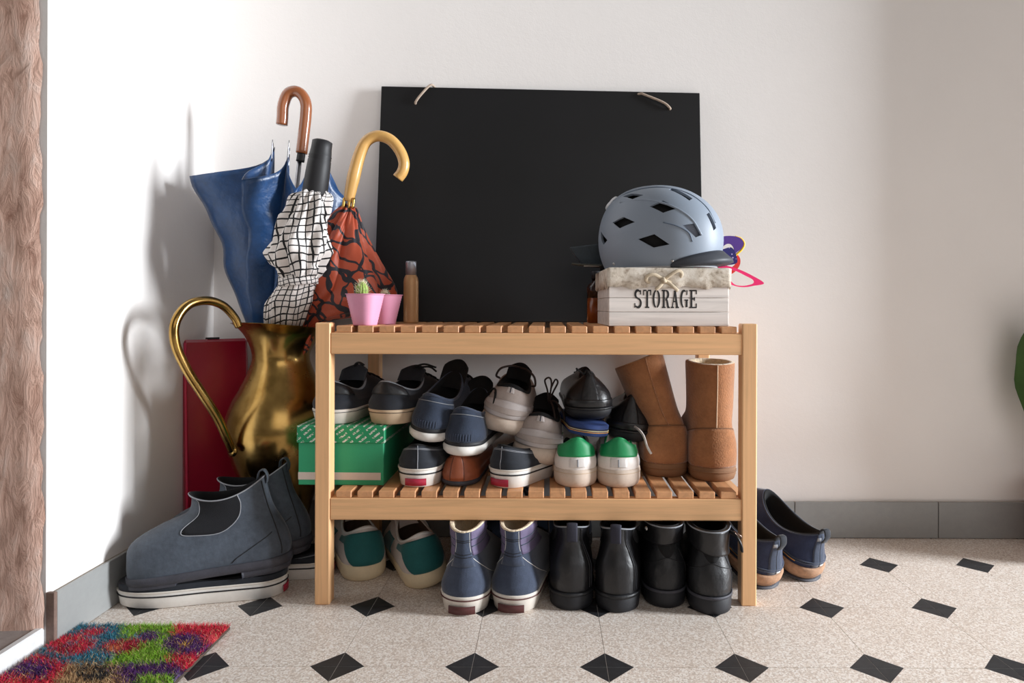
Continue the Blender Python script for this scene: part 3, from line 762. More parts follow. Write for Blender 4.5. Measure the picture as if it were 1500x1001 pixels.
# --- navy felt slip-ons leaning at the end of the bench
def slipon(label, loc, yaw, pitch, roll, side):
    t = place('felt_slip_on', label, 'shoe', loc, yaw, pitch, roll)
    R = low(L=.265, W=.1, hs=.03, ht=.022, top=.098, side=.072, throat=.1, toe=.055, cl=.165, cw=.07, hl=.004)
    S = Shoe(R, side, 2.1, hw=.8)
    S.upper('upper', m_navy_felt, t); S.lining(m_blk_lining, t, .036, wall=.005)
    S.sole('sole', m_cork, t, prof=((-.006, .06), (-.002, .12), (.005, .5), (.006, .85), (.003, .95), (-.004, .9)), spring=.008)
    S.sole('outsole', m_grey_sole, t, prof=((-.008, 0), (.003, .01), (.004, .05), (-.004, .07)), spring=.008)
    S.patch('heel_strip', m_suede_blue, t, -.22, .22, .3, 3.95, off=.0014, nT=8)
    S.line('heel_seam', m_stripe, t, [(0, .3), (0, 2), (0, 3.9)], r=.0007, off=.0012)
    for v in (.75, 1.0): S.line('piping', m_suede_blue, t, [(a, v) for a in np.linspace(-1.6, 1.6, 11)], r=.0014, off=.0006)
    S.line('yellow_stitch', m_yellow, t, [(-.62, .62), (-.9, .7), (-1.3, .78)], r=.0013, off=.0008)
    S.patch('size_tag', m_white_thr, t, .02, .16, .35, .62, off=.002, nT=5, nV=4)
    S.patch('logo_tag', m_stitch, t, -.2, -.04, 3.0, 3.4, off=.002, nT=5, nV=4)
    S.collar('collar_binding', m_suede_blue, t, .0016)
    V, Fc = tube(spline([(0, .003, .086), (0, -.001, .1), (0, .004, .112), (0, .012, .109), (0, .014, .096)], 6), .0085, 8, False, flat=.2, up=(0, -1, .01)); obj('pull_loop', V, Fc, m_blk_canvas, t)
    return t
slipon('navy felt slip-on with cork sole half hidden by the bench leg', (.424, 1.280, 0), 25, 19, 0, 1)
slipon('navy felt slip-on with cork sole standing clear of the bench', (.520, 1.316, 0), 27, 19, 0, -1)

# ------------------------------------------------------------------ left corner: boots on skate shoes
vans('black slip-on skate shoe crushed under grey boot, beside the doormat', (-.490, 1.266, 0), 102, side=-1, crush=True)
vans('black slip-on skate shoe under the shaded rear grey boot', (-.430, 1.350, 0), 94, side=1, crush=True)
def bluntboot(label, loc, yaw, pitch, side):
    t = place('elastic_sided_boot', label, 'boot', loc, yaw, pitch, 0)
    R = [(0, .274, .092, .028, .027, .026, 0), (-.002, .273, .096, .047, .045, .05, 0), (.003, .264, .089, .07, .069, .084, 0), (.012, .218, .076, .092, .092, .108, .3),
         (.022, .172, .066, .114, .114, .124, .8), (.028, .162, .064, .138, .134, .146, 1), (.033, .166, .066, .174, .146, .158, 1)]
    S = Shoe(R, side, 2.7, hw=.84)
    S.upper('upper', m_grey_leather, t, m=8); S.lining(m_blk_lining, t, .118, wall=.003)
    S.sole('sole', m_grey_sole, t, prof=((-.004, .42), (.002, .45), (.003, .7), (.003, .96), (.0005, 1.0)), spring=.006)
    S.sole('heel_block', m_grey_sole, t, prof=((-.006, 0), (-.003, .04), (.001, .5)), spring=0, clip=.078)
    V, Fc = [], []
    th = np.linspace(PI*.62, PI*1.38, 40); out = S.outline(th, np.full(40, .001))
    a = [tuple(q[:2])+(.008,) for q in out]; b = [tuple(q[:2])+(.018,) for q in out]
    V = a+b; Fc = [(i, i+1, 40+i+1, 40+i) for i in range(39)]+[tuple(range(40))[::-1], (0, 40, 79, 39)]
    obj('forefoot_tread', V, Fc, m_grey_sole, t, smooth=False)
    for sg in (-1, 1):
        lo = lambda q: 2.75+2.4*np.clip(np.abs(np.abs(q)-1.8)/.58, 0, 1)**5
        S.patch('elastic_panel', m_elastic, t, min(sg*1.22, sg*2.38), max(sg*1.22, sg*2.38), lo, lambda q: 6.0+0*q, off=.0008, nT=30, nV=14)
        pts = [(sg*1.22, 6), (sg*1.22, 5.3)]+[(sg*(1.8+.58*k), 2.75+2.4*abs(k)**5) for k in np.linspace(-.98, .98, 15)]+[(sg*2.38, 5.3), (sg*2.38, 6)]
        S.line('elastic_edge', m_stitch, t, pts, r=.0009, off=.0006)
        S.line('heel_seam', m_stripe, t, [(sg*.42, .3), (sg*.42, 2), (sg*.42, 4), (sg*.42, 5.9)], r=.0011, off=.0004)
        S.line('counter_stitch', m_stripe, t, [(sg*1.25, .3), (sg*1.15, .9), (sg*.9, 1.6), (sg*.55, 2.3)], r=.0008)
    S.collar('collar_edge', m_stitch, t, .0013)
    V, Fc = tube(spline([(0, .031, .16), (0, .029, .172), (0, .034, .183), (0, .043, .181), (0, .047, .168)], 6), .009, 8, False, flat=.16, up=(0, -1, .01)); obj('pull_loop', V, Fc, m_grey_leather, t)
    return t
bluntboot('grey nubuck elastic-sided boot lying on a white-soled skate shoe', (-.478, 1.260, .05), 101, -5.0, 1)
bluntboot('grey elastic-sided boot in shade behind its lit twin', (-.468, 1.334, .054), 95, -5.0, -1)

# ------------------------------------------------------------------ brass pitcher
PC = Vector((-.572, 1.442, 0))
def brass():
    k = NT('brass'); v = k.coord('Object'); n = k.noise(v, 14, 5, .6)
    k.l(k.ramp(n, [(.3, lin((140, 108, 54))), (.6, lin((188, 154, 92)))]), k.b.inputs['Base Color'])
    k.b.inputs['Metallic'].default_value = 1; k.l(k.ramp(n, [(.3, (.16,)*3+(1,)), (.7, (.3,)*3+(1,))]), k.b.inputs['Roughness'])
    k.bump(k.noise(v, 30, 2), .12, .002); return k.m
m_brass = brass()
pit = thing('brass_pitcher', 'tall hammered brass pitcher with looping handle holding three umbrellas', 'pitcher', PC)
hd = Vector((-.45, -.89)); hd.normalize(); ha = math.atan2(hd.y, hd.x)
prof = [(.046, 0), (.052, .006), (.049, .02), (.053, .06), (.066, .12), (.088, .18), (.107, .24), (.112, .28), (.101, .325), (.08, .365), (.065, .398), (.058, .422), (.062, .446), (.076, .471), (.096, .488), (.1, .4895)]
pr = spline([(r, z, 0) for r, z in prof], 4)[:, :2]
pr_in = [(max(.01, r-.003), z+.0005) for r, z in pr[::-1] if z > .03]
allp = list(map(tuple, pr))+pr_in+[(.001, .031)]
V = []; n = 72
for (r, z) in allp:
    for i in range(n):
        a = 2*PI*i/n; s_ = math.cos(a-ha); f = max(0, (z-.43)/.06)
        rr = r*(1+f*(.35*max(0, -s_)**6)); V.append((rr*math.cos(a), rr*math.sin(a), z+f*.011*s_))
Fc = grid_faces(n, len(allp), True); Fc.append(tuple(range(n))[::-1]); obj('body', V, Fc, m_brass, pit)
def hplane(px, py):
    kx = (px-CX)/F                                   # ray X = kx*Y, vertical plane through the axis along hd
    r = (kx*PC.y-PC.x)/(hd.x-kx*hd.y); Y = PC.y+r*hd.y
    return Vector((PC.x+r*hd.x, Y, CH+(CY-py)*Y/F))-PC
hp = [hplane(*q) for q in ((350, 480), (343, 466), (326, 449), (302, 442), (275, 449), (257, 474), (257, 505), (272, 540), (296, 578), (318, 612), (332, 642), (341, 662))]
tubeo('handle', hp, [.0075, .008, .0085, .0085, .0088, .0088, .0088, .0085, .0085, .0075], m_brass, pit, n=12, sp=8)
o = obj('handle_mount', *lathe([(.002, -.003), (.012, -.002), (.013, .001), (.006, .004), (.001, .005)], 20), m_brass, pit, loc=hp[-1]); o.rotation_euler = (PI/2-.1, 0, ha+PI/2)

# ------------------------------------------------------------------ umbrellas
def frame_axis(a, b):
    z = (Vector(b)-Vector(a)).normalized(); x = Vector((1, 0, 0)); x = (x-x.dot(z)*z).normalized(); return x, z.cross(x), z
def canopy(a, b, rad, amp, nr=8, N=192, Ns=46, twist=.5, dip=.1, phase=0, wr=.004, ph2=0):
    x, y, z = frame_axis(a, b); H = (Vector(b)-Vector(a)).length; V = []; uv = []
    for j in range(Ns):
        s = j/(Ns-1)
        for i in range(N):
            th = 2*PI*i/N; q = th+twist*s; g = (2/PI)*math.asin(min(1, abs(math.sin(nr/2*th+phase))))
            r = rad(s)*(1-.0*g)+amp(th, s)*g
            r += wr*s*(math.sin(9*th+14*s+ph2)+.7*math.sin(17*th-23*s)+.5*math.sin(5*th+40*s))*(.4+g)
            r = max(.003, r); hgt = s*H*(1-dip*g**.45*s*s)
            p = Vector(a)+x*(r*math.cos(q))+y*(r*math.sin(q))+z*hgt; V.append(p); uv.append((i/N, s))
    return V, grid_faces(N, Ns, True), uv
def set_uv(o, uv, N):
    me = o.data; l = me.uv_layers.new(name='UVMap')
    for p in me.polygons:
        us = [uv[me.loops[i].vertex_index] for i in p.loop_indices]; mx = max(u[0] for u in us)
        for i, u in zip(p.loop_indices, us): l.data[i].uv = (u[0]+1 if mx > .9 and u[0] < .1 else u[0], u[1])
def solid(o, t=.0012):
    m = o.modifiers.new('thickness', 'SOLIDIFY'); m.thickness = t; m.offset = 0
m_blue = M('blue_nylon', (26, 66, 112), .38, var=.35, scale=18, bump=.6, bscale=45, bd=.004, sheen=.3, spec=.6)
m_steel = M('umbrella_steel', (150, 150, 155), .3, 1)
m_hwood = M('varnished_brown_wood', (150, 88, 52), .25, var=.12, scale=12, bump=0, coat=.6)
m_lwood = M('honey_wood', (216, 168, 98), .3, var=.1, scale=14, bump=0, coat=.4)
m_hblk = M('black_grip', (26, 26, 29), .55, var=.1, bump=.1)

# blue stick umbrella
a = Vector((-.604, 1.452, .20)); b = P(440, 218, 1.425)
u = thing('blue_umbrella', 'half-open blue stick umbrella with glossy brown crook handle', 'umbrella', a)
tip = a+(b-a)*.985
V, Fc, uv = canopy((0, 0, 0), tip-a, lambda s: .008+.05*s**1.25, lambda th, s: (.086+.062*math.cos(th+.75*s-PI+.25)+.022*math.sin(th+.75*s))*s**1.35*(.9+.25*math.sin(2.3*th+1)), twist=.75, dip=.125, wr=.0048)
o = obj('canopy', V, Fc, m_blue, u); solid(o)
x, y, z = frame_axis(a, b); Hc = (tip-a).length
for k in range(8):
    th = 2*PI*k/8+.75; r = .058
    p0 = (x*math.cos(th)+y*math.sin(th))*r+z*(Hc-.03); p1 = (x*math.cos(th)+y*math.sin(th))*(r+.002)+z*(Hc+.014)
    tubeo('rib_tip', [p0, (p0+p1)/2, p1], [.002, .0016, .0009], m_steel, u, n=6, sp=3)
tubeo('shaft', [Vector((0, 0, 0)), (b-a)*.5, (b-a)*1.03], .005, m_steel, u, sp=2)
Yh = 1.422
crook = [P(px, py, Yh)-a for px, py in ((441, 226), (444, 200), (447, 172), (447, 152), (440, 139), (430, 135), (420, 140), (414, 156), (413, 172), (412, 184))]
tubeo('crook_handle', crook, .0118, m_hwood, u, n=14, sp=6)
tubeo('ferrule', [P(441, 225, Yh)-a, P(440, 232, Yh)-a, P(439, 238, Yh)-a], .009, m_hblk, u, sp=2)

# checked folding umbrella
def checkmat():
    k = NT('checked_cloth'); uvn = k.n('ShaderNodeUVMap')
    nz = k.n('ShaderNodeTexNoise'); nz.inputs['Scale'].default_value = 9; k.l(uvn.outputs[0], nz.inputs['Vector'])
    mx = k.n('ShaderNodeMix', data_type='RGBA'); mx.inputs[0].default_value = .03; k.l(uvn.outputs[0], mx.inputs[6]); k.l(nz.outputs['Color'], mx.inputs[7])
    sp = k.n('ShaderNodeSeparateXYZ'); k.l(mx.outputs[2], sp.inputs[0])
    U = k.math('ADD', k.math('MULTIPLY', sp.outputs[0], 22), k.math('MULTIPLY', sp.outputs[1], 5)); W = k.math('SUBTRACT', k.math('MULTIPLY', sp.outputs[1], 32), k.math('MULTIPLY', sp.outputs[0], 3))
    f = k.math('MAXIMUM', k.math('LESS_THAN', k.math('FRACT', U), .2), k.math('LESS_THAN', k.math('FRACT', W), .2))
    m2 = k.n('ShaderNodeMix', data_type='RGBA'); k.l(f, m2.inputs[0]); m2.inputs[6].default_value = lin((232, 226, 222)); m2.inputs[7].default_value = lin((18, 18, 22))
    k.l(m2.outputs[2], k.b.inputs['Base Color']); k.b.inputs['Roughness'].default_value = .75
    k.bump(k.noise(k.coord('Object'), 55, 3), .5, .004); return k.m
pts = [P(px, py, Y)-Vector((0, 0, 0)) for px, py, Y in ((404, 560, 1.445), (409, 520, 1.434), (415, 484, 1.405), (424, 445, 1.352), (437, 412, 1.325), (441, 372, 1.31), (448, 330, 1.298), (456, 290, 1.29), (459, 280, 1.29))]
a = pts[0]
u = thing('folding_umbrella', 'short folding umbrella in black and white checks with black grip', 'umbrella', a)
rad_px = [6, 11, 27, 33, 25, 41, 33, 25, 14]
q = spline([p-a for p in pts], 9); rr = np.interp(np.linspace(0, 1, len(q)), np.linspace(0, 1, 9), [r*1.31/F for r in rad_px])
N = 120; V = []; uv = []
tot = len(q)
for j in range(tot):
    s = j/(tot-1)
    for i in range(N):
        th = 2*PI*i/N; env = 1 if s > .52 else .4
        fold = .12*math.sin(7*th+9*s)+.08*math.sin(13*th-15*s+1)+.1*math.sin(4*th+22*s)
        r = rr[j]*(1+env*fold); r *= 1+.12*math.cos(th-PI)*(1 if .56 < s < .78 else 0)
        V.append((q[j][0]+r*math.cos(th), q[j][1]+r*.8*math.sin(th), q[j][2]+.05*r*math.sin(3*th+20*s))); uv.append((i/N, s))
Fc = grid_faces(N, tot, True); Fc.append(tuple((tot-1)*N+i for i in range(N)))
m_chk = checkmat(); o = obj('canopy', V, Fc, m_chk, u); set_uv(o, uv, N)
k = min(range(tot), key=lambda j: abs(j/(tot-1)-.5))
th = np.linspace(0, 2*PI, 60, endpoint=False); V = []; uv = []
for jj, dr in ((-2, -.001), (-2, .003), (2, .003), (2, -.001)):
    for t_ in th:
        r = rr[k]*1.06+dr; V.append((q[k][0]+r*math.cos(t_), q[k][1]+.8*r*math.sin(t_), q[k][2]+jj*.0052+.004*math.cos(t_))); uv.append((t_/(2*PI), .5+jj*.02))
o = obj('tie_strap', V, grid_faces(60, 4, True), m_chk, u); set_uv(o, uv, 60)
h0, h1 = P(460, 287, 1.29)-a, P(472, 206, 1.285)-a
hv = h1-h0
grip = [h0+hv*s for s in (0, .04, .4, .62, .64, .66, .68, .7, .72, .85, .97, 1.0)]
V, Fc = tube(grip, [.022, .0235, .0225, .0215, .0205, .0215, .0205, .0215, .0205, .019, .0185, .012], 24); obj('grip', V, Fc, m_hblk, u)
for k in range(10):
    th = 2*PI*k/10; d = Vector((math.cos(th)*.021, math.sin(th)*.021, 0))
    tubeo('rib', [h0+d+hv*.02, h0+d*.95-hv*.1, h0+d*1.0-hv*.28], .0013, m_steel, u, n=5, sp=2)

# rust patterned stick umbrella
def rustmat():
    k = NT('rust_print'); v = k.coord('Object'); d = k.noise(v, 10, 2)
    mp = k.n('ShaderNodeMix', data_type='RGBA'); mp.inputs[0].default_value = .09; k.l(v, mp.inputs[6])
    nn = k.n('ShaderNodeTexNoise'); nn.inputs['Scale'].default_value = 14; k.l(v, nn.inputs['Vector']); k.l(nn.outputs['Color'], mp.inputs[7])
    vo = k.n('ShaderNodeTexVoronoi', feature='DISTANCE_TO_EDGE'); vo.inputs['Scale'].default_value = 17; k.l(mp.outputs[2], vo.inputs['Vector'])
    wv = k.n('ShaderNodeTexWave'); wv.bands_direction = 'DIAGONAL'; wv.inputs['Scale'].default_value = 12; wv.inputs['Distortion'].default_value = 7; k.l(v, wv.inputs['Vector'])
    f = k.math('MAXIMUM', k.math('LESS_THAN', vo.outputs['Distance'], .05), k.math('GREATER_THAN', wv.outputs[1], .95))
    m2 = k.n('ShaderNodeMix', data_type='RGBA'); k.l(f, m2.inputs[0]); m2.inputs[6].default_value = lin((188, 80, 48)); m2.inputs[7].default_value = lin((28, 26, 36))
    k.l(m2.outputs[2], k.b.inputs['Base Color']); k.b.inputs['Roughness'].default_value = .5; k.b.inputs['Sheen Weight'].default_value = .2
    k.bump(k.noise(v, 40, 3), .5, .004); return k.m
a = Vector((-.600, 1.452, .28)); b = P(512, 302, 1.385)
u = thing('rust_umbrella', 'rust red patterned umbrella with pale wooden crook handle', 'umbrella', a)
x, y, z = frame_axis(a, b); H = (b-a).length; N, Ns = 200, 44; V = []
for j in range(Ns):
    s = j/(Ns-1)
    base = np.interp(s, [0, .32, .47, .6, .75, .9, 1], [.010, .012, .017, .032, .044, .028, .008])
    for i in range(N):
        th = 2*PI*i/N; g = abs(math.sin(4*th+.4+1.2*s))**.8
        bulge = np.interp(s, [0, .5, .58, .67, .77, .9, 1], [0, .0, .055, .112, .08, .02, 0])*max(0, math.cos(th+.25))**1.2
        r = base*(1+.35*g)+bulge*(.82+.25*g)+.0025*math.sin(11*th+20*s)+.002*math.sin(23*th-31*s)
        V.append(x*(r*math.cos(th))+y*(.75*r*math.sin(th))+z*(s*H))
o = obj('canopy', V, grid_faces(N, Ns, True), rustmat(), u); solid(o)
tubeo('shaft', [Vector((0, 0, 0)), (b-a)*.5, (b-a)*1.02], .004, m_steel, u, sp=2)
Yh = 1.383
tubeo('crook_handle', [P(px, py, Yh)-a for px, py in ((510, 296), (517, 262), (526, 228), (536, 208), (552, 200), (570, 205), (584, 220), (591, 238), (589, 252), (582, 262))], [.0105, .0135, .0125, .0115, .0115, .0115, .0115, .0115, .0115, .0115], m_lwood, u, n=14, sp=6)
for dx in (-5, 3, 9):
    tubeo('rib_socket', [P(509+dx, 291, Yh-.006)-a, P(508+dx, 299, Yh-.006)-a, P(507+dx, 306, Yh-.006)-a], .0032, M('gold_metal', (222, 176, 96), .3, 1), u, sp=2)

# red case behind the pitcher
t = thing('red_case', 'glossy dark red case standing in the corner behind the brass pitcher', 'case', (-.762, 1.418, 0), (math.radians(-3.0), 0, math.radians(44)))
m_redc = M('red_vinyl', (150, 18, 46), .3, var=.1, scale=9, bump=.08, bscale=50, coat=.3)
boxo('shell', 0, .135, 0, .024, 0, .462, m_redc, t, b=.006)
tubeo('edge_piping', [(.003, -.001, .008), (.003, -.001, .2), (.003, -.001, .456)], .003, M('red_piping', (190, 40, 74), .35), t)
boxo('clasp', .05, .075, .004, .02, .4615, .466, m_blk_rub, t, b=.001)

# ------------------------------------------------------------------ on the bench: chalkboard
def chalk():
    k = NT('chalkboard_black'); v = k.coord('Object'); n = k.noise(v, 5, 4)
    k.l(k.ramp(n, [(.3, lin((12, 12, 13))), (.7, lin((18, 18, 20)))]), k.b.inputs['Base Color'])
    k.b.inputs['Roughness'].default_value = .5; k.b.inputs['Specular IOR Level'].default_value = .35; k.bump(k.noise(v, 200, 2), .05); return k.m
bt = P(558, 131, 1.556); br = P(1026, 142, 1.556); bw = (br-bt).length; roll = math.atan2(br.z-bt.z, br.x-bt.x)
by0 = 1.508; hB = .5452
lean = math.asin((1.554-by0)/hB)
cb = thing('chalkboard', 'large blank black chalkboard leaning on the wall behind the helmet', 'chalkboard', (bt.x+.0, by0, TOP+.0008), (-lean, 0, 0))
polyb = [(.003-.008, 0), (bw-.003, 0), (bw-.004, hB-.014), (0.0, hB)]
V, Fc = extrude_poly(polyb, .008); o = obj('panel', V, Fc, chalk(), cb, smooth=False)
m_bv = o.modifiers.new('bevel', 'BEVEL'); m_bv.width = .001; m_bv.segments = 1
m_twine = M('jute_twine', (176, 158, 142), .9, var=.2, bump=.6, bscale=500)
def lb(px, py): q = P(px, py, 1.545); return (q.x-bt.x, (q.z-TOP)/math.cos(lean))
x1, z1 = lb(608, 150); x2, z2 = lb(628, 133)
tubeo('twine_loop', [(x1-.002, .004, z1-.004), (x1, -.004, z1), (x1+.012, -.006, z1+.016), (x2, -.002, hB+.001), (x2+.008, .009, hB+.002), (x2+.02, .014, hB-.02)], .0028, m_twine, cb)
x1, z1 = lb(980, 158); x2, z2 = lb(945, 140)
tubeo('twine_loop', [(x1+.002, .004, z1-.002), (x1, -.005, z1), (x1-.016, -.007, z1+.012), (x2, -.005, z2+.001), (x2-.012, -.001, z2+.006), (x2-.03, .012, z2+.002)], .0028, m_twine, cb)

# pots, cacti
m_pink = M('pink_plastic', (232, 160, 190), .45, var=.04, bump=0)
def pot(label, loc, rotz=0):
    t = thing('pink_pot', label, 'plant pot', loc, (0, 0, rotz)); pr = []
    for i in range(25):
        s = i/24; pr.append((.0205+.0125*s+.00035*math.sin(s*2*PI*11), .056*s))
    pr += [(.0345, .0562), (.0345, .0575), (.0315, .0575), (.031, .05)]
    f = lambda a, z: 1+.045*math.cos(4*a)
    V, Fc = lathe(pr, 64, f); obj('shell', V, Fc, m_pink, t)
    V, Fc = lathe([(.0312, .0495), (.02, .051), (.001, .0515)], 32, f, cap0=False); obj('soil', V, Fc, M('soil', (52, 38, 30), 1, var=.5, scale=300, bump=1), t)
    return t
p1 = at_shelf(535, 474.5, TOP); p1 = (p1[0], 1.232, TOP); p1 = ((535-CX)*1.232/F, 1.232, TOP)
p2 = ((566-CX)*1.33/F, 1.312, TOP)
pot('pink ribbed pot at the bench edge holding the spiny green cactus', p1, .55)
pot('pink ribbed pot between the cactus pot and the gold bottle', p2, .3)
def cactus(label, loc, h, r, col):
    t = thing('cactus', label, 'cactus', loc); pr = [(r*math.sin(PI*(.12+.88*s))**.6 if s < 1 else .0006, h*s) for s in np.linspace(0, 1, 16)]
    V, Fc = lathe(pr, 60, lambda a, z: 1+.09*math.cos(12*a)); obj('body', V, Fc, M('cactus_'+label[:5], col, .6, var=.15), t)
    parts = []
    for k in range(230):
        s = random.random(); th = random.random()*2*PI; rr = r*math.sin(PI*(.12+.88*s))**.6 if s < 1 else 0
        p = Vector((rr*math.cos(th), rr*math.sin(th), h*s)); d = Vector((math.cos(th), math.sin(th), .4+1.6*s*s)).normalized()
        d = (d+Vector((random.uniform(-.5, .5), random.uniform(-.5, .5), random.uniform(-.3, .5)))).normalized()
        parts.append(tube([p, p+d*random.uniform(.004, .009)], [.0003, .0001], 3))
    V, Fc = joinvf(parts); o = obj('spines', V, Fc, M('cactus_spine', (236, 226, 196), .7), t, smooth=False); o['kind'] = 'stuff'
cactus('small green cactus covered in pale spines in pink pot', (p1[0]-.006, p1[1], TOP+.0505), .03, .0105, (150, 178, 84))
cactus('tiny reddish cactus barely above the rim of its pink pot', (p2[0]+.002, p2[1], TOP+.0505), .012, .006, (150, 80, 90))

# gold spray bottle
Yb = 1.40
t = thing('spray_bottle', 'slim gold aerosol bottle with silver cap on the bench', 'bottle', ((602-CX)*Yb/F, Yb, TOP))
V, Fc = lathe([(.0135, 0), (.0152, .0015), (.0154, .004), (.0154, .086), (.0145, .093), (.0118, .0985), (.0112, .1)], 40); obj('body', V, Fc, M('gold_can', (198, 154, 108), .42, .25, var=.05, bump=0), t)
V, Fc = lathe([(.0112, .0995), (.0112, .126), (.0104, .1285), (.001, .129)], 36); obj('cap', V, Fc, M('silver_cap', (176, 178, 186), .4, .7, var=.04, bump=0), t)

# amber bottle beside the storage box
Yb = 1.452
t = thing('amber_bottle', 'small amber glass bottle tucked between chalkboard and storage box', 'bottle', ((873-CX)*Yb/F, Yb, TOP))
k = NT('amber_glass'); k.b.inputs['Base Color'].default_value = lin((150, 72, 22)); k.b.inputs['Roughness'].default_value = .12; k.b.inputs['Transmission Weight'].default_value = .35; k.b.inputs['IOR'].default_value = 1.45
k2 = NT('amber_glass_empty'); k2.b.inputs['Base Color'].default_value = lin((70, 38, 26)); k2.b.inputs['Roughness'].default_value = .1; k2.b.inputs['Transmission Weight'].default_value = .6
V, Fc = lathe([(.016, 0), (.0195, .002), (.0195, .054)], 36, cap1=True); obj('filled_body', V, Fc, k.m, t)
V, Fc = lathe([(.0195, .0541), (.0195, .076), (.017, .083), (.009, .088), (.0085, .095)], 36, cap1=True); obj('neck', V, Fc, k2.m, t)
V, Fc = lathe([(.0105, .0955), (.0105, .11), (.009, .112), (.001, .1122)], 30); obj('cap', V, Fc, m_blk_rub, t)

# ------------------------------------------------------------------ storage box
BXC = ((980-CX)*1.222/F, 1.222)
sb = thing('storage_box', 'white plank storage box with linen lid and stencilled lettering', 'box', (BXC[0], BXC[1], TOP), (0, 0, math.radians(2.0)))
m_whit = wood('whitewash', (232, 224, 218), 0); hw_, dp, th_ = .1095, .19, .008
for r in range(4):
    z0 = r*.0258+.0003; z1 = z0+.0252
    boxo('plank', -hw_, hw_, 0, th_, z0, z1, m_whit, sb, b=.0008); boxo('plank', -hw_, hw_, dp-th_, dp, z0, z1, m_whit, sb, b=.0008)
    boxo('plank', -hw_, -hw_+th_, th_, dp-th_, z0, z1, m_whit, sb, b=.0008); boxo('plank', hw_-th_, hw_, th_, dp-th_, z0, z1, m_whit, sb, b=.0008)
def linen():
    k = NT('linen_print'); v = k.coord('Object'); n = k.noise(v, 28, 5, .65, 1.2); n2 = k.noise(v, 160, 3)
    f = k.math('ADD', k.math('MULTIPLY', n, .7), k.math('MULTIPLY', n2, .3))
    k.l(k.ramp(f, [(.36, lin((150, 134, 116))), (.47, lin((206, 194, 178))), (.6, lin((228, 220, 208)))]), k.b.inputs['Base Color'])
    k.b.inputs['Roughness'].default_value = .95; k.bump(k.noise(v, 700, 2), .5, .001); return k.m
m_lin = linen()
def lidcloth():
    e = .0035; N = 160; V = []; per = []
    cs = [(-hw_-e, -e), (hw_+e, -e), (hw_+e, dp+e), (-hw_-e, dp+e)]
    for c in range(4):
        a, b = cs[c], cs[(c+1) % 4]
        for i in range(N//4): u = i/(N//4); per.append((a[0]+(b[0]-a[0])*u, a[1]+(b[1]-a[1])*u))
    rows = [(0, None), (.0, .5), (.0, .9), (-.0, 1.0), (-.004, 1.03), (-.012, 1.035)]
    for off, f in rows:
        for i, (xx, yy) in enumerate(per):
            zb = .070+.0022*math.sin(i*.55)+.0012*math.sin(i*1.3+1); zt = .1045
            z = zb if f is None else zb+(zt-zb)*min(f, 1)+(.0015 if f > 1 else 0)
            sx = (xx)*(1+off/.11); sy = dp/2+(yy-dp/2)*(1+off/.095); wv = .0008*math.sin(i*.9)*(1 if f is None else 1-min(1, f))
            V.append((sx+wv*np.sign(xx)*(abs(xx) > hw_), sy-wv*(abs(yy-dp/2) > dp/2)*np.sign(dp/2-yy), z))
    Fc = grid_faces(N, len(rows), True); b = (len(rows)-1)*N; Fc.append(tuple(b+i for i in range(N)))
    return V, Fc
V, Fc = lidcloth(); o = obj('linen_lid', V, Fc, m_lin, sb); solid(o, .0012)
m_rib = M('linen_ribbon', (196, 180, 156), .95, var=.12, bump=.5, bscale=600)
def sbp(px, py, d=0): q = P(px, py, 1.213); return (q.x-BXC[0], -.006-d, q.z-TOP)
for q_ in ([(972, 409), (958, 402), (948, 404), (947, 411), (957, 414), (971, 411)], [(972, 410), (985, 400), (994, 396), (999, 401), (994, 411), (984, 413), (973, 411)], [(972, 411), (966, 419), (960, 424)], [(974, 411), (984, 418), (993, 426)]):
    pp = [sbp(px, py, .004*math.sin(i*1.1)) for i, (px, py) in enumerate(q_)]
    q3 = spline(pp, 6); V, Fc = tube(q3, .0032, 8, False, flat=.35, up=(0, -1, .05)); obj('ribbon_bow', V, Fc, m_rib, sb)
V, Fc = tube([sbp(970, 407, .003), sbp(974, 414, .003)], .004, 8); obj('ribbon_knot', V, Fc, m_rib, sb)

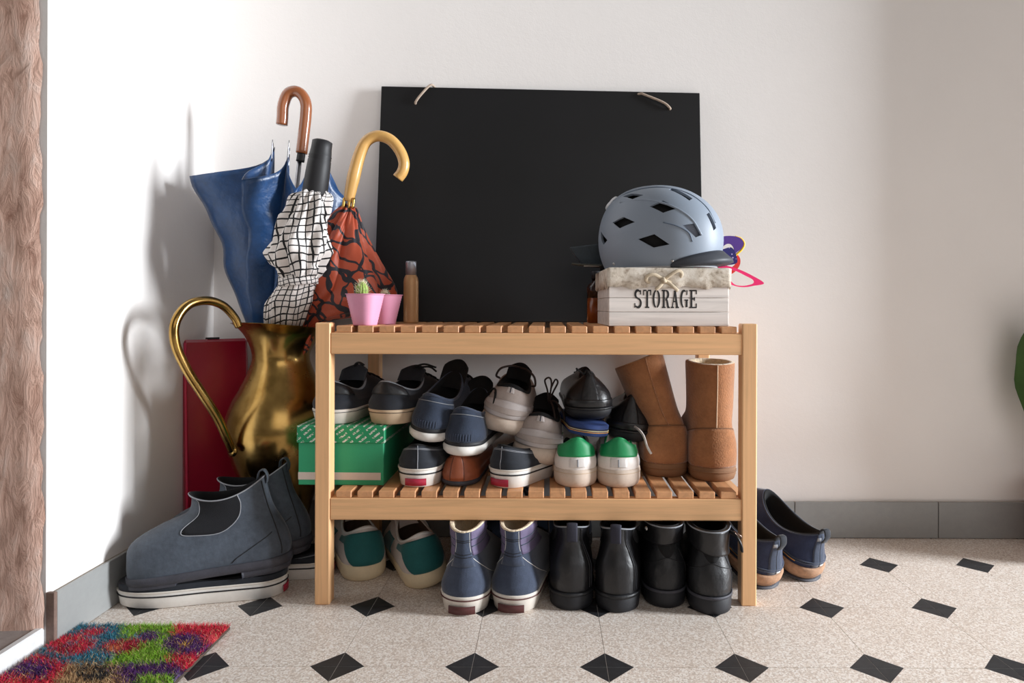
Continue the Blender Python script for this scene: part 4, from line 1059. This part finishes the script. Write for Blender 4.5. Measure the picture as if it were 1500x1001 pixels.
# stencil lettering
def ribbon2(pts, wd):
    p = np.array(pts, float); t = np.gradient(p, axis=0); t /= np.maximum(np.linalg.norm(t, axis=1, keepdims=True), 1e-9)
    n = np.stack([-t[:, 1], t[:, 0]], -1); wd = np.full(len(p), wd) if np.isscalar(wd) else np.interp(np.linspace(0, 1, len(p)), np.linspace(0, 1, len(wd)), wd)
    return p+n*wd[:, None]/2, p-n*wd[:, None]/2
TK, TN = .15, .075
def arc(cx, cy, rx, ry, a0, a1, n=16): return [(cx+rx*math.cos(math.radians(a)), cy+ry*math.sin(math.radians(a))) for a in np.linspace(a0, a1, n)]
def vst(x, y0, y1): return ([(x, y0), (x, y1)], TK)
def hst(y, x0, x1, wd=TN): return ([(x0, y), (x1, y)], wd)
cw = [.075, .15, .15, .075]
LET = {
 'S': [(arc(.3, .75, .2, .21, 40, 270, 20), cw), (arc(.3, .27, .22, .235, 90, -140, 20), cw), ([(.5, .98), (.5, .74)], TN), ([(.07, .26), (.07, .02)], TN)],
 'T': [vst(.3, .07, .93), hst(.96, 0, .24), hst(.96, .36, .6), ([(.03, .95), (.03, .7)], TN), ([(.57, .95), (.57, .7)], TN), hst(.035, .14, .46)],
 'O': [(arc(.3, .5, .22, .46, 100, 260, 22), cw), (arc(.3, .5, .22, .46, 80, -80, 22), cw)],
 'R': [vst(.16, .07, .93), hst(.96, 0, .3), hst(.035, .02, .3), (arc(.3, .74, .2, .22, 85, -80, 16), cw), ([(.3, .5), (.4, .42), (.46, .2), (.5, .035)], .14), hst(.035, .44, .62)],
 'A': [([(.12, .05), (.3, .96)], TN), ([(.3, .96), (.48, .05)], TK), hst(.36, .2, .4), hst(.035, 0, .24), hst(.035, .36, .62)],
 'G': [(arc(.3, .5, .22, .46, 60, 260, 22), cw), vst(.5, .05, .42), hst(.44, .34, .62), ([(.52, .98), (.52, .72)], TN)],
 'E': [vst(.16, .07, .93), hst(.96, 0, .54), hst(.035, 0, .54), hst(.5, .2, .38), ([(.54, .98), (.54, .76)], TN), ([(.54, .26), (.54, .02)], TN), ([(.4, .6), (.4, .4)], TN)]}
lx0, lz1 = sbp(928, 423)[0], sbp(928, 424)[2]; lx1, lz0 = sbp(1031, 451)[0], sbp(1031, 451)[2]
cellw = (lx1-lx0)/7; hgt = lz1-lz0; m_ink = M('stencil_ink', (40, 38, 38), .8, var=.3, scale=200)
for i, ch in enumerate('STORAGE'):
    parts = []
    for pts_, wd in LET[ch]:
        a_, b_ = ribbon2(pts_, wd); V = []
        for yy in (-.0004, .0003):
            for q_ in (a_, b_):
                for (u_, v_) in q_: V.append((lx0+i*cellw+u_*cellw*1.42, yy, lz0+v_*hgt))
        n = len(pts_); Fc = []
        for j in range(n-1): Fc += [(j, j+1, n+j+1, n+j), (j, 2*n+j, 2*n+j+1, j+1), (n+j, n+j+1, 3*n+j+1, 3*n+j)]
        Fc += [(0, n, 3*n, 2*n), (n-1, 3*n-1, 4*n-1, 2*n-1)]; parts.append((V, Fc))
    V, Fc = joinvf(parts); V = [(v[0]-0, v[1], v[2]) for v in V]
    cx_ = (lx0+lx1)/2; V = [(cx_+(v[0]-cx_-.003)*.93, v[1], v[2]) for v in V]
    obj('letter', V, Fc, m_ink, sb, smooth=False)

# ------------------------------------------------------------------ helmet
LIDZ = TOP+.1078
HC = Vector((.2185, 1.313, LIDZ)); HY = math.radians(-22)
hm = thing('bicycle_helmet', 'matte grey-blue bicycle helmet with black visor on the storage box', 'helmet', HC, (0, math.radians(-1), HY))
def dome(sc=1.0, na=96, ne=40, el0=-30, dz=0):
    V = []
    for j in range(ne):
        el = math.radians(el0+(90-el0)*j/(ne-1))
        for i in range(na):
            az = 2*PI*i/na; ca, sa = math.cos(az), math.sin(az); ce = max(0, math.cos(el))**.88
            X = .121*math.copysign(abs(ca)**.94, ca)*ce; Yy = .094*math.copysign(abs(sa)**.94, sa)*ce
            se = math.sin(el); Z = .056+(.108*abs(se)**.95 if se > 0 else -.112*abs(se))
            X -= .012*max(0, se)**2
            V.append((X*sc, Yy*sc, .056+(Z-.056)*sc+dz))
    return V, na, ne
Vo, na, ne = dome(); Vi, _, _ = dome(.955)
nO = len(Vo); Fo = grid_faces(na, ne-1, True); Fo = Fo+[tuple((ne-2)*na+i for i in range(na))]
Vo2 = Vo[:na*(ne-1)]; Vi2 = Vi[:na*(ne-1)]; nO = len(Vo2)
Fi = [tuple(i+nO for i in f[::-1]) for f in Fo]; rim = [(i, i+nO, (i+1) % na+nO, (i+1) % na) for i in range(na)]
shell = obj('shell', Vo2+Vi2, Fo+Fi+rim, None, None)
m_helm = M('grey_blue_shell', (134, 145, 159), .5, var=.03, bump=.02)
shell.data.materials.append(m_helm)
bvh = BVHTree.FromPolygons([Vector(v) for v in Vo2], Fo)
Mh = Matrix.Translation(HC) @ Matrix.Rotation(HY, 4, 'Z') @ Matrix.Rotation(math.radians(-1), 4, 'Y'); Mi = Mh.inverted()
camL = Mi @ Vector((0, 0, CH))
def hit(px, py):
    d = (Mi @ P(px, py, 1.3)-camL).normalized(); r = bvh.ray_cast(camL, d)
    return (r[0], r[1]) if r[0] else None
VENTS = [[(911, 288), (926, 283), (943, 285.5), (926, 292)], [(950, 302), (971, 293), (993, 305), (971, 312)], [(896, 326), (913, 317), (931, 325), (907, 335)],
         [(886, 309), (890, 301), (899, 305), (889, 313)], [(880, 338), (890, 352), (884, 359), (880, 350)], [(933, 350), (958, 342), (982, 358), (957, 363)],
         [(998, 329), (1018, 326), (1028, 344), (1019, 348)], [(1034, 313), (1038, 310), (1049, 334), (1045, 338)], [(978, 277), (984, 275), (1015, 291), (1010, 294)], [(929, 274), (953, 270.5), (958, 272), (953, 275)]]
cut = []; inserts = []
for vi, poly in enumerate(VENTS):
    hs_ = [hit(*q) for q in poly]
    if any(h is None for h in hs_): continue
    for mir in ((0, 1) if vi < 7 else (0,)):
        pp = [h[0].copy() for h in hs_]
        if mir: pp = [Vector((p.x, -p.y, p.z)) for p in pp][::-1]
        cen = sum(pp, Vector())/len(pp); nrm = (pp[2]-pp[0]).cross(pp[3]-pp[1]).normalized()
        if nrm.dot(cen-Vector((0, 0, .05))) < 0: nrm = -nrm
        n4 = len(pp); o_ = [p+nrm*.02 for p in pp]; i_ = [cen+(p-cen)*.9-nrm*.016 for p in pp]
        Vc = o_+i_; Fc = [tuple(range(n4)), tuple(range(n4, 2*n4))[::-1]]+[(k, k+n4, (k+1) % n4+n4, (k+1) % n4) for k in range(n4)]
        bm = bmesh.new(); bv_ = [bm.verts.new(v) for v in Vc]; [bm.faces.new([bv_[i] for i in f]) for f in Fc]
        bmesh.ops.recalc_face_normals(bm, faces=bm.faces[:]); bm.verts.index_update()
        cut.append(([v.co.copy() for v in bm.verts], [[v.index for v in f.verts] for f in bm.faces])); bm.free()
        if vi in (6, 7): inserts.append([p-nrm*.0045 for p in pp])
V, Fc = joinvf(cut); cutter = obj('cutter', V, Fc, None, None, smooth=False)
bo = shell.modifiers.new('cut', 'BOOLEAN'); bo.operation = 'DIFFERENCE'; bo.object = cutter; bo.solver = 'EXACT'
bpy.context.view_layer.update()
me = bpy.data.meshes.new_from_object(shell.evaluated_get(bpy.context.evaluated_depsgraph_get()))
shell.modifiers.clear(); shell.data = me; me.name = 'shell'
bpy.data.objects.remove(cutter)
if not me.materials: me.materials.append(m_helm)
shell.parent = hm
me.polygons.foreach_set('use_smooth', [True]*len(me.polygons))
try: me.set_sharp_from_angle(angle=math.radians(35))
except Exception: pass
Vl, _, _ = dome(.9); obj('foam_liner', Vl[:na*(ne-1)], Fo, M('black_foam', (16, 15, 16), .9, var=.2), hm)
m_net = M('vent_net', (110, 116, 128), .6, var=.6, scale=900, bump=.6, bscale=900)
for q_ in inserts: obj('vent_net', q_, [tuple(range(len(q_)))], m_net, hm, smooth=False)
def dpt(az, el, off=0):
    ca, sa = math.cos(az), math.sin(az); ce = max(0, math.cos(el))**.88; se = math.sin(el)
    p = Vector((.121*math.copysign(abs(ca)**.94, ca)*ce-.012*max(0, se)**2, .094*math.copysign(abs(sa)**.94, sa)*ce, .056+(.108*abs(se)**.95 if se > 0 else -.112*abs(se))))
    d = Vector((ca*ce, sa*ce, se)).normalized(); return p+d*off
rd = math.radians
# visor: shaped brim round the front
V = []; na2 = 50
for (el, off, dz, k_) in ((-13, -.002, 0, 0), (-13, .0025, 0, 0), (-18, .004, .001, .4), (-24, .008, .002, .9), (-27, .011, .002, 1), (-30, .006, .002, .8), (-30, -.003, .0, 0)):
    for i in range(na2):
        a_ = -1.25+2.5*i/(na2-1); f = math.cos(a_/1.25*PI/2)**.6; e2 = rd(-30+(el+30)*(.25+.75*f))
        p = dpt(a_, e2, off*(.2+.8*f)); p.x += k_*.02*f; p.z += dz+.007*f*f*k_+.001*f*f - .003*(1-f); V.append(p)
Fc = grid_faces(na2, 7); obj('visor', V, Fc, M('black_visor', (48, 52, 60), .55, var=.08), hm)
# raised ridges and grooves on the shell
m_groove = M('shell_groove', (92, 106, 124), .5)
for sg in (-1, 1):
    tubeo('groove', [dpt(sg*rd(a_), rd(e_), .0002) for a_, e_ in ((20, 12), (24, 30), (36, 50), (75, 64), (120, 58), (150, 46))], .0011, m_groove, hm)
    tubeo('ridge', [dpt(sg*rd(a_), rd(e_), -.0005) for a_, e_ in ((42, 0), (52, 16), (70, 31), (95, 40), (125, 40))], .0022, m_helm, hm)
    tubeo('groove', [dpt(sg*rd(a_), rd(e_), .0002) for a_, e_ in ((52, -6), (56, 2), (66, 8), (78, 12))], .0011, m_groove, hm)
    for a_ in (70, 130): o = obj('rivet', *lathe([(.0028, -.001), (.0026, .001), (.0006, .0016)], 14), M('steel', (190, 188, 186), .3, 1), hm, loc=dpt(sg*rd(a_), rd(-24), .0)); o.rotation_euler = (sg*PI/2*(-1)*-1 if False else (PI/2 if sg < 0 else -PI/2), 0, 0)
V, Fc = lathe([(.001, 0), (.012, .0015), (.014, .006), (.012, .011), (.001, .013)], 24, lambda a_, z: 1+.35*abs(math.cos(a_))); o = obj('rear_light', V, Fc, M('translucent_white', (220, 222, 226), .3, var=.03, bump=0), hm, loc=dpt(PI, rd(46), -.006)); o.rotation_euler = (0, rd(-46), 0)
tubeo('rim_trim', [dpt(2*PI*i/40, rd(-29.5), .0006) for i in range(40)], .0016, M('rim_grey', (176, 176, 178), .5), hm, sp=2, closed=True)
tubeo('retention_strap', [(-.1, -.02, .02), (-.112, -.01, .012), (-.116, .0, .004), (-.106, .004, .004)], .006, m_blk_rub, hm, flat=.35)

# dark folded cap poking out behind the helmet
Yc = 1.36
t = thing('folded_cap', 'dark grey folded cap poking out behind the helmet on the box', 'cap', (P(870, 393, Yc).x, Yc, LIDZ))
def cp(px, py, dy=0): q_ = P(px, py, Yc); return (q_.x-t.location.x, dy, q_.z-LIDZ)
m_cap = M('cap_cloth', (58, 66, 72), .85, var=.2, bump=.3)
poly = [cp(834, 362)[::2], cp(875, 357)[::2], cp(900, 362)[::2], cp(905, 389)[::2], cp(880, 391)[::2], cp(854, 390)[::2]]
V, Fc = extrude_poly(poly, .03); V = [(x_, y_+(.04*(x_+.05) if True else 0), z_) for x_, y_, z_ in V]; o = obj('crown', V, Fc, m_cap, t, smooth=False); mb = o.modifiers.new('bevel', 'BEVEL'); mb.width = .003; mb.segments = 2
V = []; 
for sd in (0, .0025):
    for j in range(8):
        for i in range(14):
            u_ = i/13; v_ = j/7; px_ = 837+62*u_; x_, _, z_ = cp(px_, 391+3*u_); V.append((x_, -.018+.075*v_*math.sin(PI*(.12+.88*u_)/1.6), z_+.004+sd-.006*(v_-.5)**2*4*0))
n1 = 112; Fc = [f[::-1] for f in grid_faces(14, 8)]+[tuple(i+n1 for i in f) for f in grid_faces(14, 8)]
bd_ = list(range(14))+[13+14*j for j in range(1, 8)]+[7*14+12-i for i in range(13)]+[14*(6-j) for j in range(6)]
for k in range(len(bd_)): a_, b_ = bd_[k], bd_[(k+1) % len(bd_)]; Fc.append((a_, b_, b_+n1, a_+n1))
obj('brim', V, Fc, M('brim_olive', (74, 76, 70), .85), t, smooth=False)
x_, _, z_ = cp(855, 390); boxo('white_label', x_, x_+.031, -.003, -.001, z_-.0005, z_+.0035, m_white_thr, t, b=0)

# party glasses at the right end of the box
def plate(name, outer, inner, thick, mat, parent):
    n = len(outer); V = []
    for yy in (0, thick):
        for q_ in (outer, inner): V += [(a_, yy, b_) for a_, b_ in q_]
    Fc = []
    for i in range(n):
        j = (i+1) % n; Fc += [(i, j, n+j, n+i), (2*n+i, 3*n+i, 3*n+j, 2*n+j), (i, 2*n+i, 2*n+j, j), (n+i, n+j, 3*n+j, 3*n+i)]
    return obj(name, V, Fc, mat, parent, smooth=False)
def loop2(pts, n=8): return [tuple(q_[:2]) for q_ in spline([(a_, b_, 0) for a_, b_ in pts], n, True)]
def glasses(label, Yg, org, outer, inner, mat, color, tilt=0, extra=None):
    o0 = P(*org, Yg); t = thing('party_glasses', label, 'glasses', (o0.x, Yg, o0.z), (0, 0, tilt))
    cv = lambda q_: [((P(px, py, Yg)-o0).x, (P(px, py, Yg)-o0).z) for px, py in q_]
    a_, b_ = cv(outer), cv(inner); A, B = loop2(a_), loop2(b_)
    plate('lens_frame', A, B, .003, mat, t)
    # second lens ring, mirrored about the nose bridge
    mx_ = min(q_[0] for q_ in a_)-.006; A2 = [(2*mx_-q_[0], q_[1]) for q_ in A][::-1]; B2 = [(2*mx_-q_[0], q_[1]) for q_ in B][::-1]
    plate('lens_frame', A2, B2, .003, mat, t)
    zb = np.mean([q_[1] for q_ in a_ if q_[0] < mx_+.03] or [0])
    boxo('bridge', mx_-.01, mx_+.01, 0, .003, zb-.003, zb+.003, mat, t, b=.0005)
    return t
m_pinkg = M('hot_pink_plastic', (236, 38, 112), .35, var=.03, bump=0)
glasses('hot pink cat-eye party glasses hanging over the box end', 1.30, (1063, 391), [(1050, 385), (1062, 388), (1080, 393), (1100, 402), (1119, 414), (1104, 418), (1090, 420), (1076, 418), (1066, 412), (1056, 398)],
        [(1062, 392), (1070, 394), (1080, 397), (1092, 403), (1103, 409), (1104, 414), (1096, 417), (1086, 418), (1076, 416), (1068, 407)], m_pinkg, None)
m_purp = M('purple_plastic', (84, 48, 138), .4, var=.05, bump=0)
glasses('purple round party glasses with yellow rim standing behind the visor', 1.345, (1062, 388), [(1050, 352), (1058, 346), (1072, 345), (1084, 348), (1089, 356), (1085, 364), (1077, 371), (1066, 385), (1054, 380)],
        [(1058, 362), (1064, 357), (1070, 357), (1074, 361), (1075, 366), (1071, 370), (1066, 374), (1061, 374), (1057, 369)], m_purp, None)
t2 = bpy.context.scene.objects['party_glasses.001']
tubeo('yellow_rim', [P(px, py, 1.349)-t2.location for px, py in ((1076, 346), (1085, 349), (1090, 356), (1087, 364), (1080, 371), (1073, 377))], .0022, M('yellow_plastic', (238, 196, 46), .4, var=.03, bump=0), t2)
def starmat():
    k = NT('starry_blue'); vo = k.n('ShaderNodeTexVoronoi'); vo.inputs['Scale'].default_value = 160; k.l(k.coord('Object'), vo.inputs['Vector'])
    k.l(k.ramp(k.math('LESS_THAN', vo.outputs['Distance'], .22), [(0, lin((32, 28, 104))), (1, lin((190, 180, 230)))]), k.b.inputs['Base Color']); k.b.inputs['Roughness'].default_value = .4; return k.m
glasses('starry blue party glasses under the helmet visor', 1.322, (1062, 390), [(1040, 372), (1060, 364), (1073, 363), (1080, 383), (1066, 388), (1046, 392)], [(1048, 378), (1058, 374), (1066, 374), (1068, 380), (1060, 383), (1050, 385)], starmat(), None)
glasses('red and orange round party glasses behind the starry pair', 1.352, (1064, 390), [(1060, 372), (1074, 369), (1083, 376), (1084, 386), (1078, 396), (1070, 401), (1062, 398), (1058, 384)], [(1065, 378), (1072, 375), (1077, 379), (1077, 386), (1073, 390), (1069, 392), (1065, 390), (1063, 384)], M('red_plastic', (214, 48, 44), .4, var=.03, bump=0), None)

# ------------------------------------------------------------------ doormat
dm = thing('doormat', 'shaggy coir doormat with bright coloured flowers by the door sill', 'doormat', (0, 0, 0))
MX0, MX1, MY0, MY1 = -.772, -.522, .62, 1.108
def fl(px, py, z=.014): Y = F*(CH-z)/(py-CY); return ((px-CX)*Y/F, Y)
boxo('backing', MX0, MX1, MY0, MY1, .0006, .006, M('mat_backing', (70, 60, 52), .95), dm, b=.001)
PAL = dict(teal=(52, 116, 138), red=(206, 40, 66), dred=(170, 34, 56), green=(124, 168, 44), purple=(84, 40, 104), tan=(172, 136, 96), black=(46, 44, 46), yellow=(228, 172, 44), pink=(226, 84, 92), lilac=(128, 104, 160), orange=(214, 120, 70), blue=(70, 120, 160))
BLOB = [('teal', 130, 940, 110, 34), ('green', 215, 944, 80, 40), ('red', 292, 948, 70, 44), ('red', 40, 985, 70, 34), ('tan', 135, 1000, 75, 36), ('purple', 225, 990, 75, 30), ('red', 104, 944, 34, 15), ('dred', 100, 948, 20, 8), ('teal', 108, 942, 8, 3), ('red', 138, 925, 18, 5),
        ('dred', 178, 946, 28, 9), ('orange', 168, 948, 12, 4), ('purple', 220, 931, 16, 8), ('blue', 203, 934, 8, 6), ('dred', 200, 939, 12, 4), ('purple', 274, 942, 34, 15), ('yellow', 274, 942, 6, 4), ('pink', 318, 935, 18, 8), ('purple', 45, 980, 34, 13), ('orange', 33, 991, 8, 4),
        ('black', 138, 984, 28, 12), ('tan', 132, 982, 8, 4), ('green', 232, 994, 34, 8), ('lilac', 275, 992, 14, 12), ('teal', 10, 1040, 60, 25), ('green', 140, 1060, 90, 22), ('red', 220, 1045, 70, 24), ('purple', 215, 1045, 30, 10), ('teal', 150, 1110, 120, 40), ('red', 20, 1120, 80, 30)]
nb = 60000
bx = rng.uniform(MX0+.001, MX1-.001, nb); by = MY0+(MY1-.001-MY0)*rng.uniform(0, 1, nb)**.6
cols = np.tile(np.array(lin(PAL['dred'])[:3]), (nb, 1)); jx = bx+rng.normal(0, .0045, nb); jy = by+rng.normal(0, .0045, nb)
ppx = CX+F*jx/jy; ppy = CY+F*(CH-.014)/jy; best = np.full(nb, 9.0)
for nm, qx, qy, rx, ry in BLOB[:6]+BLOB[24:26]+BLOB[28:]:
    d = ((ppx-qx)/rx)**2+((ppy-qy)/ry)**2; m = d < best; best = np.where(m, d, best); cols[m] = lin(PAL[nm])[:3]
for nm, qx, qy, rx, ry in BLOB[6:24]+BLOB[26:28]:
    cols[((ppx-qx)/rx)**2+((ppy-qy)/ry)**2 < 1] = lin(PAL[nm])[:3]
cols = np.clip(cols*rng.uniform(.4, 1.6, (nb, 1)), 0, 1); straw = rng.random(nb) < .07; cols[straw] = lin((214, 186, 140))[:3]
ang = rng.uniform(0, 2*PI, nb); ln = rng.uniform(.004, .009, nb); ox = rng.normal(0, .0055, nb); oy = rng.normal(0, .0055, nb); wdt = .0007
A = np.stack([bx-np.cos(ang)*wdt, by-np.sin(ang)*wdt, np.full(nb, .0055)], -1); B = np.stack([bx+np.cos(ang)*wdt, by+np.sin(ang)*wdt, np.full(nb, .0055)], -1)
tx = np.clip(bx+ox, LX+.003, 9); Tp = np.stack([tx, by+oy, .0055+ln], -1)
V = np.stack([A, B, Tp], 1).reshape(-1, 3); me = bpy.data.meshes.new('pile')
me.vertices.add(len(V)); me.vertices.foreach_set('co', V.ravel()); me.loops.add(nb*3); me.loops.foreach_set('vertex_index', np.arange(nb*3, dtype=np.int32))
me.polygons.add(nb); me.polygons.foreach_set('loop_start', np.arange(0, nb*3, 3, dtype=np.int32)); me.update(calc_edges=True)
ca = me.color_attributes.new('tint', 'FLOAT_COLOR', 'POINT'); ca.data.foreach_set('color', np.concatenate([np.repeat(cols, 3, 0), np.ones((nb*3, 1))], 1).astype(np.float32).ravel())
k = NT('coir_pile'); at = k.n('ShaderNodeAttribute', attribute_name='tint'); k.l(at.outputs['Color'], k.b.inputs['Base Color']); k.b.inputs['Roughness'].default_value = .85
me.materials.append(k.m); o = obj_me('pile', me, dm); o['kind'] = 'stuff'

# ------------------------------------------------------------------ house plant at the right edge
pl = thing('potted_plant', 'broad green leaf of a potted plant against the wall', 'plant', (1.155, 1.44, 0))
V, Fc = lathe([(.06, 0), (.064, .004), (.082, .15), (.088, .152), (.088, .165), (.08, .165), (.078, .15)], 40); obj('pot', V, Fc, M('terracotta', (150, 92, 66), .8), pl)
V, Fc = lathe([(.078, .148), (.04, .152), (.001, .153)], 30, cap0=False); obj('soil', V, Fc, M('soil', (52, 38, 30), 1, var=.5, scale=300, bump=1), pl)
m_leaf = M('leaf_green', (64, 92, 44), .45, var=.15, scale=20, bump=.1)
def leaf(base, tip, wid, nrm):
    base, tip = Vector(base), Vector(tip); ax = tip-base; L = ax.length; ax.normalize(); sd = ax.cross(Vector(nrm)).normalized(); nn = sd.cross(ax); V = []
    for sgn in (0, -.0012):
        for j in range(17):
            u_ = j/16; wv = wid*math.sin(PI*min(1, u_*.96+.02))**.75
            for i in range(11):
                a_ = -1+2*i/10; V.append(base+ax*(L*u_)+sd*(a_*wv*(1+.03*math.sin(u_*20)))+nn*(sgn+.012*a_*a_-.02*math.sin(PI*u_)+.003*math.sin(u_*22)*abs(a_)))
    n1 = 187; return V, grid_faces(11, 17)+[tuple(i+n1 for i in f[::-1]) for f in grid_faces(11, 17)]
L0 = P(1534, 648, 1.50)-pl.location; L1 = P(1516, 455, 1.50)-pl.location
for b_, t_, w_, n_ in ((L0, L1, .085*.62, (0, -1, .1)), ((.02, 0, .3), (.12, -.06, .5), .05, (.3, -1, .2)), ((.0, .02, .28), (.1, .05, .44), .05, (.5, -.8, .4)), ((.02, -.02, .25), (.16, -.1, .34), .045, (.2, -.5, 1))):
    V, Fc = leaf(b_, t_, w_, n_); obj('leaf', V, Fc, m_leaf, pl)
    tubeo('stem', [(0, 0, .15), (b_[0]*.4, b_[1]*.4, .15+(b_[2]-.15)*.6), tuple(b_)], .004, m_leaf, pl)
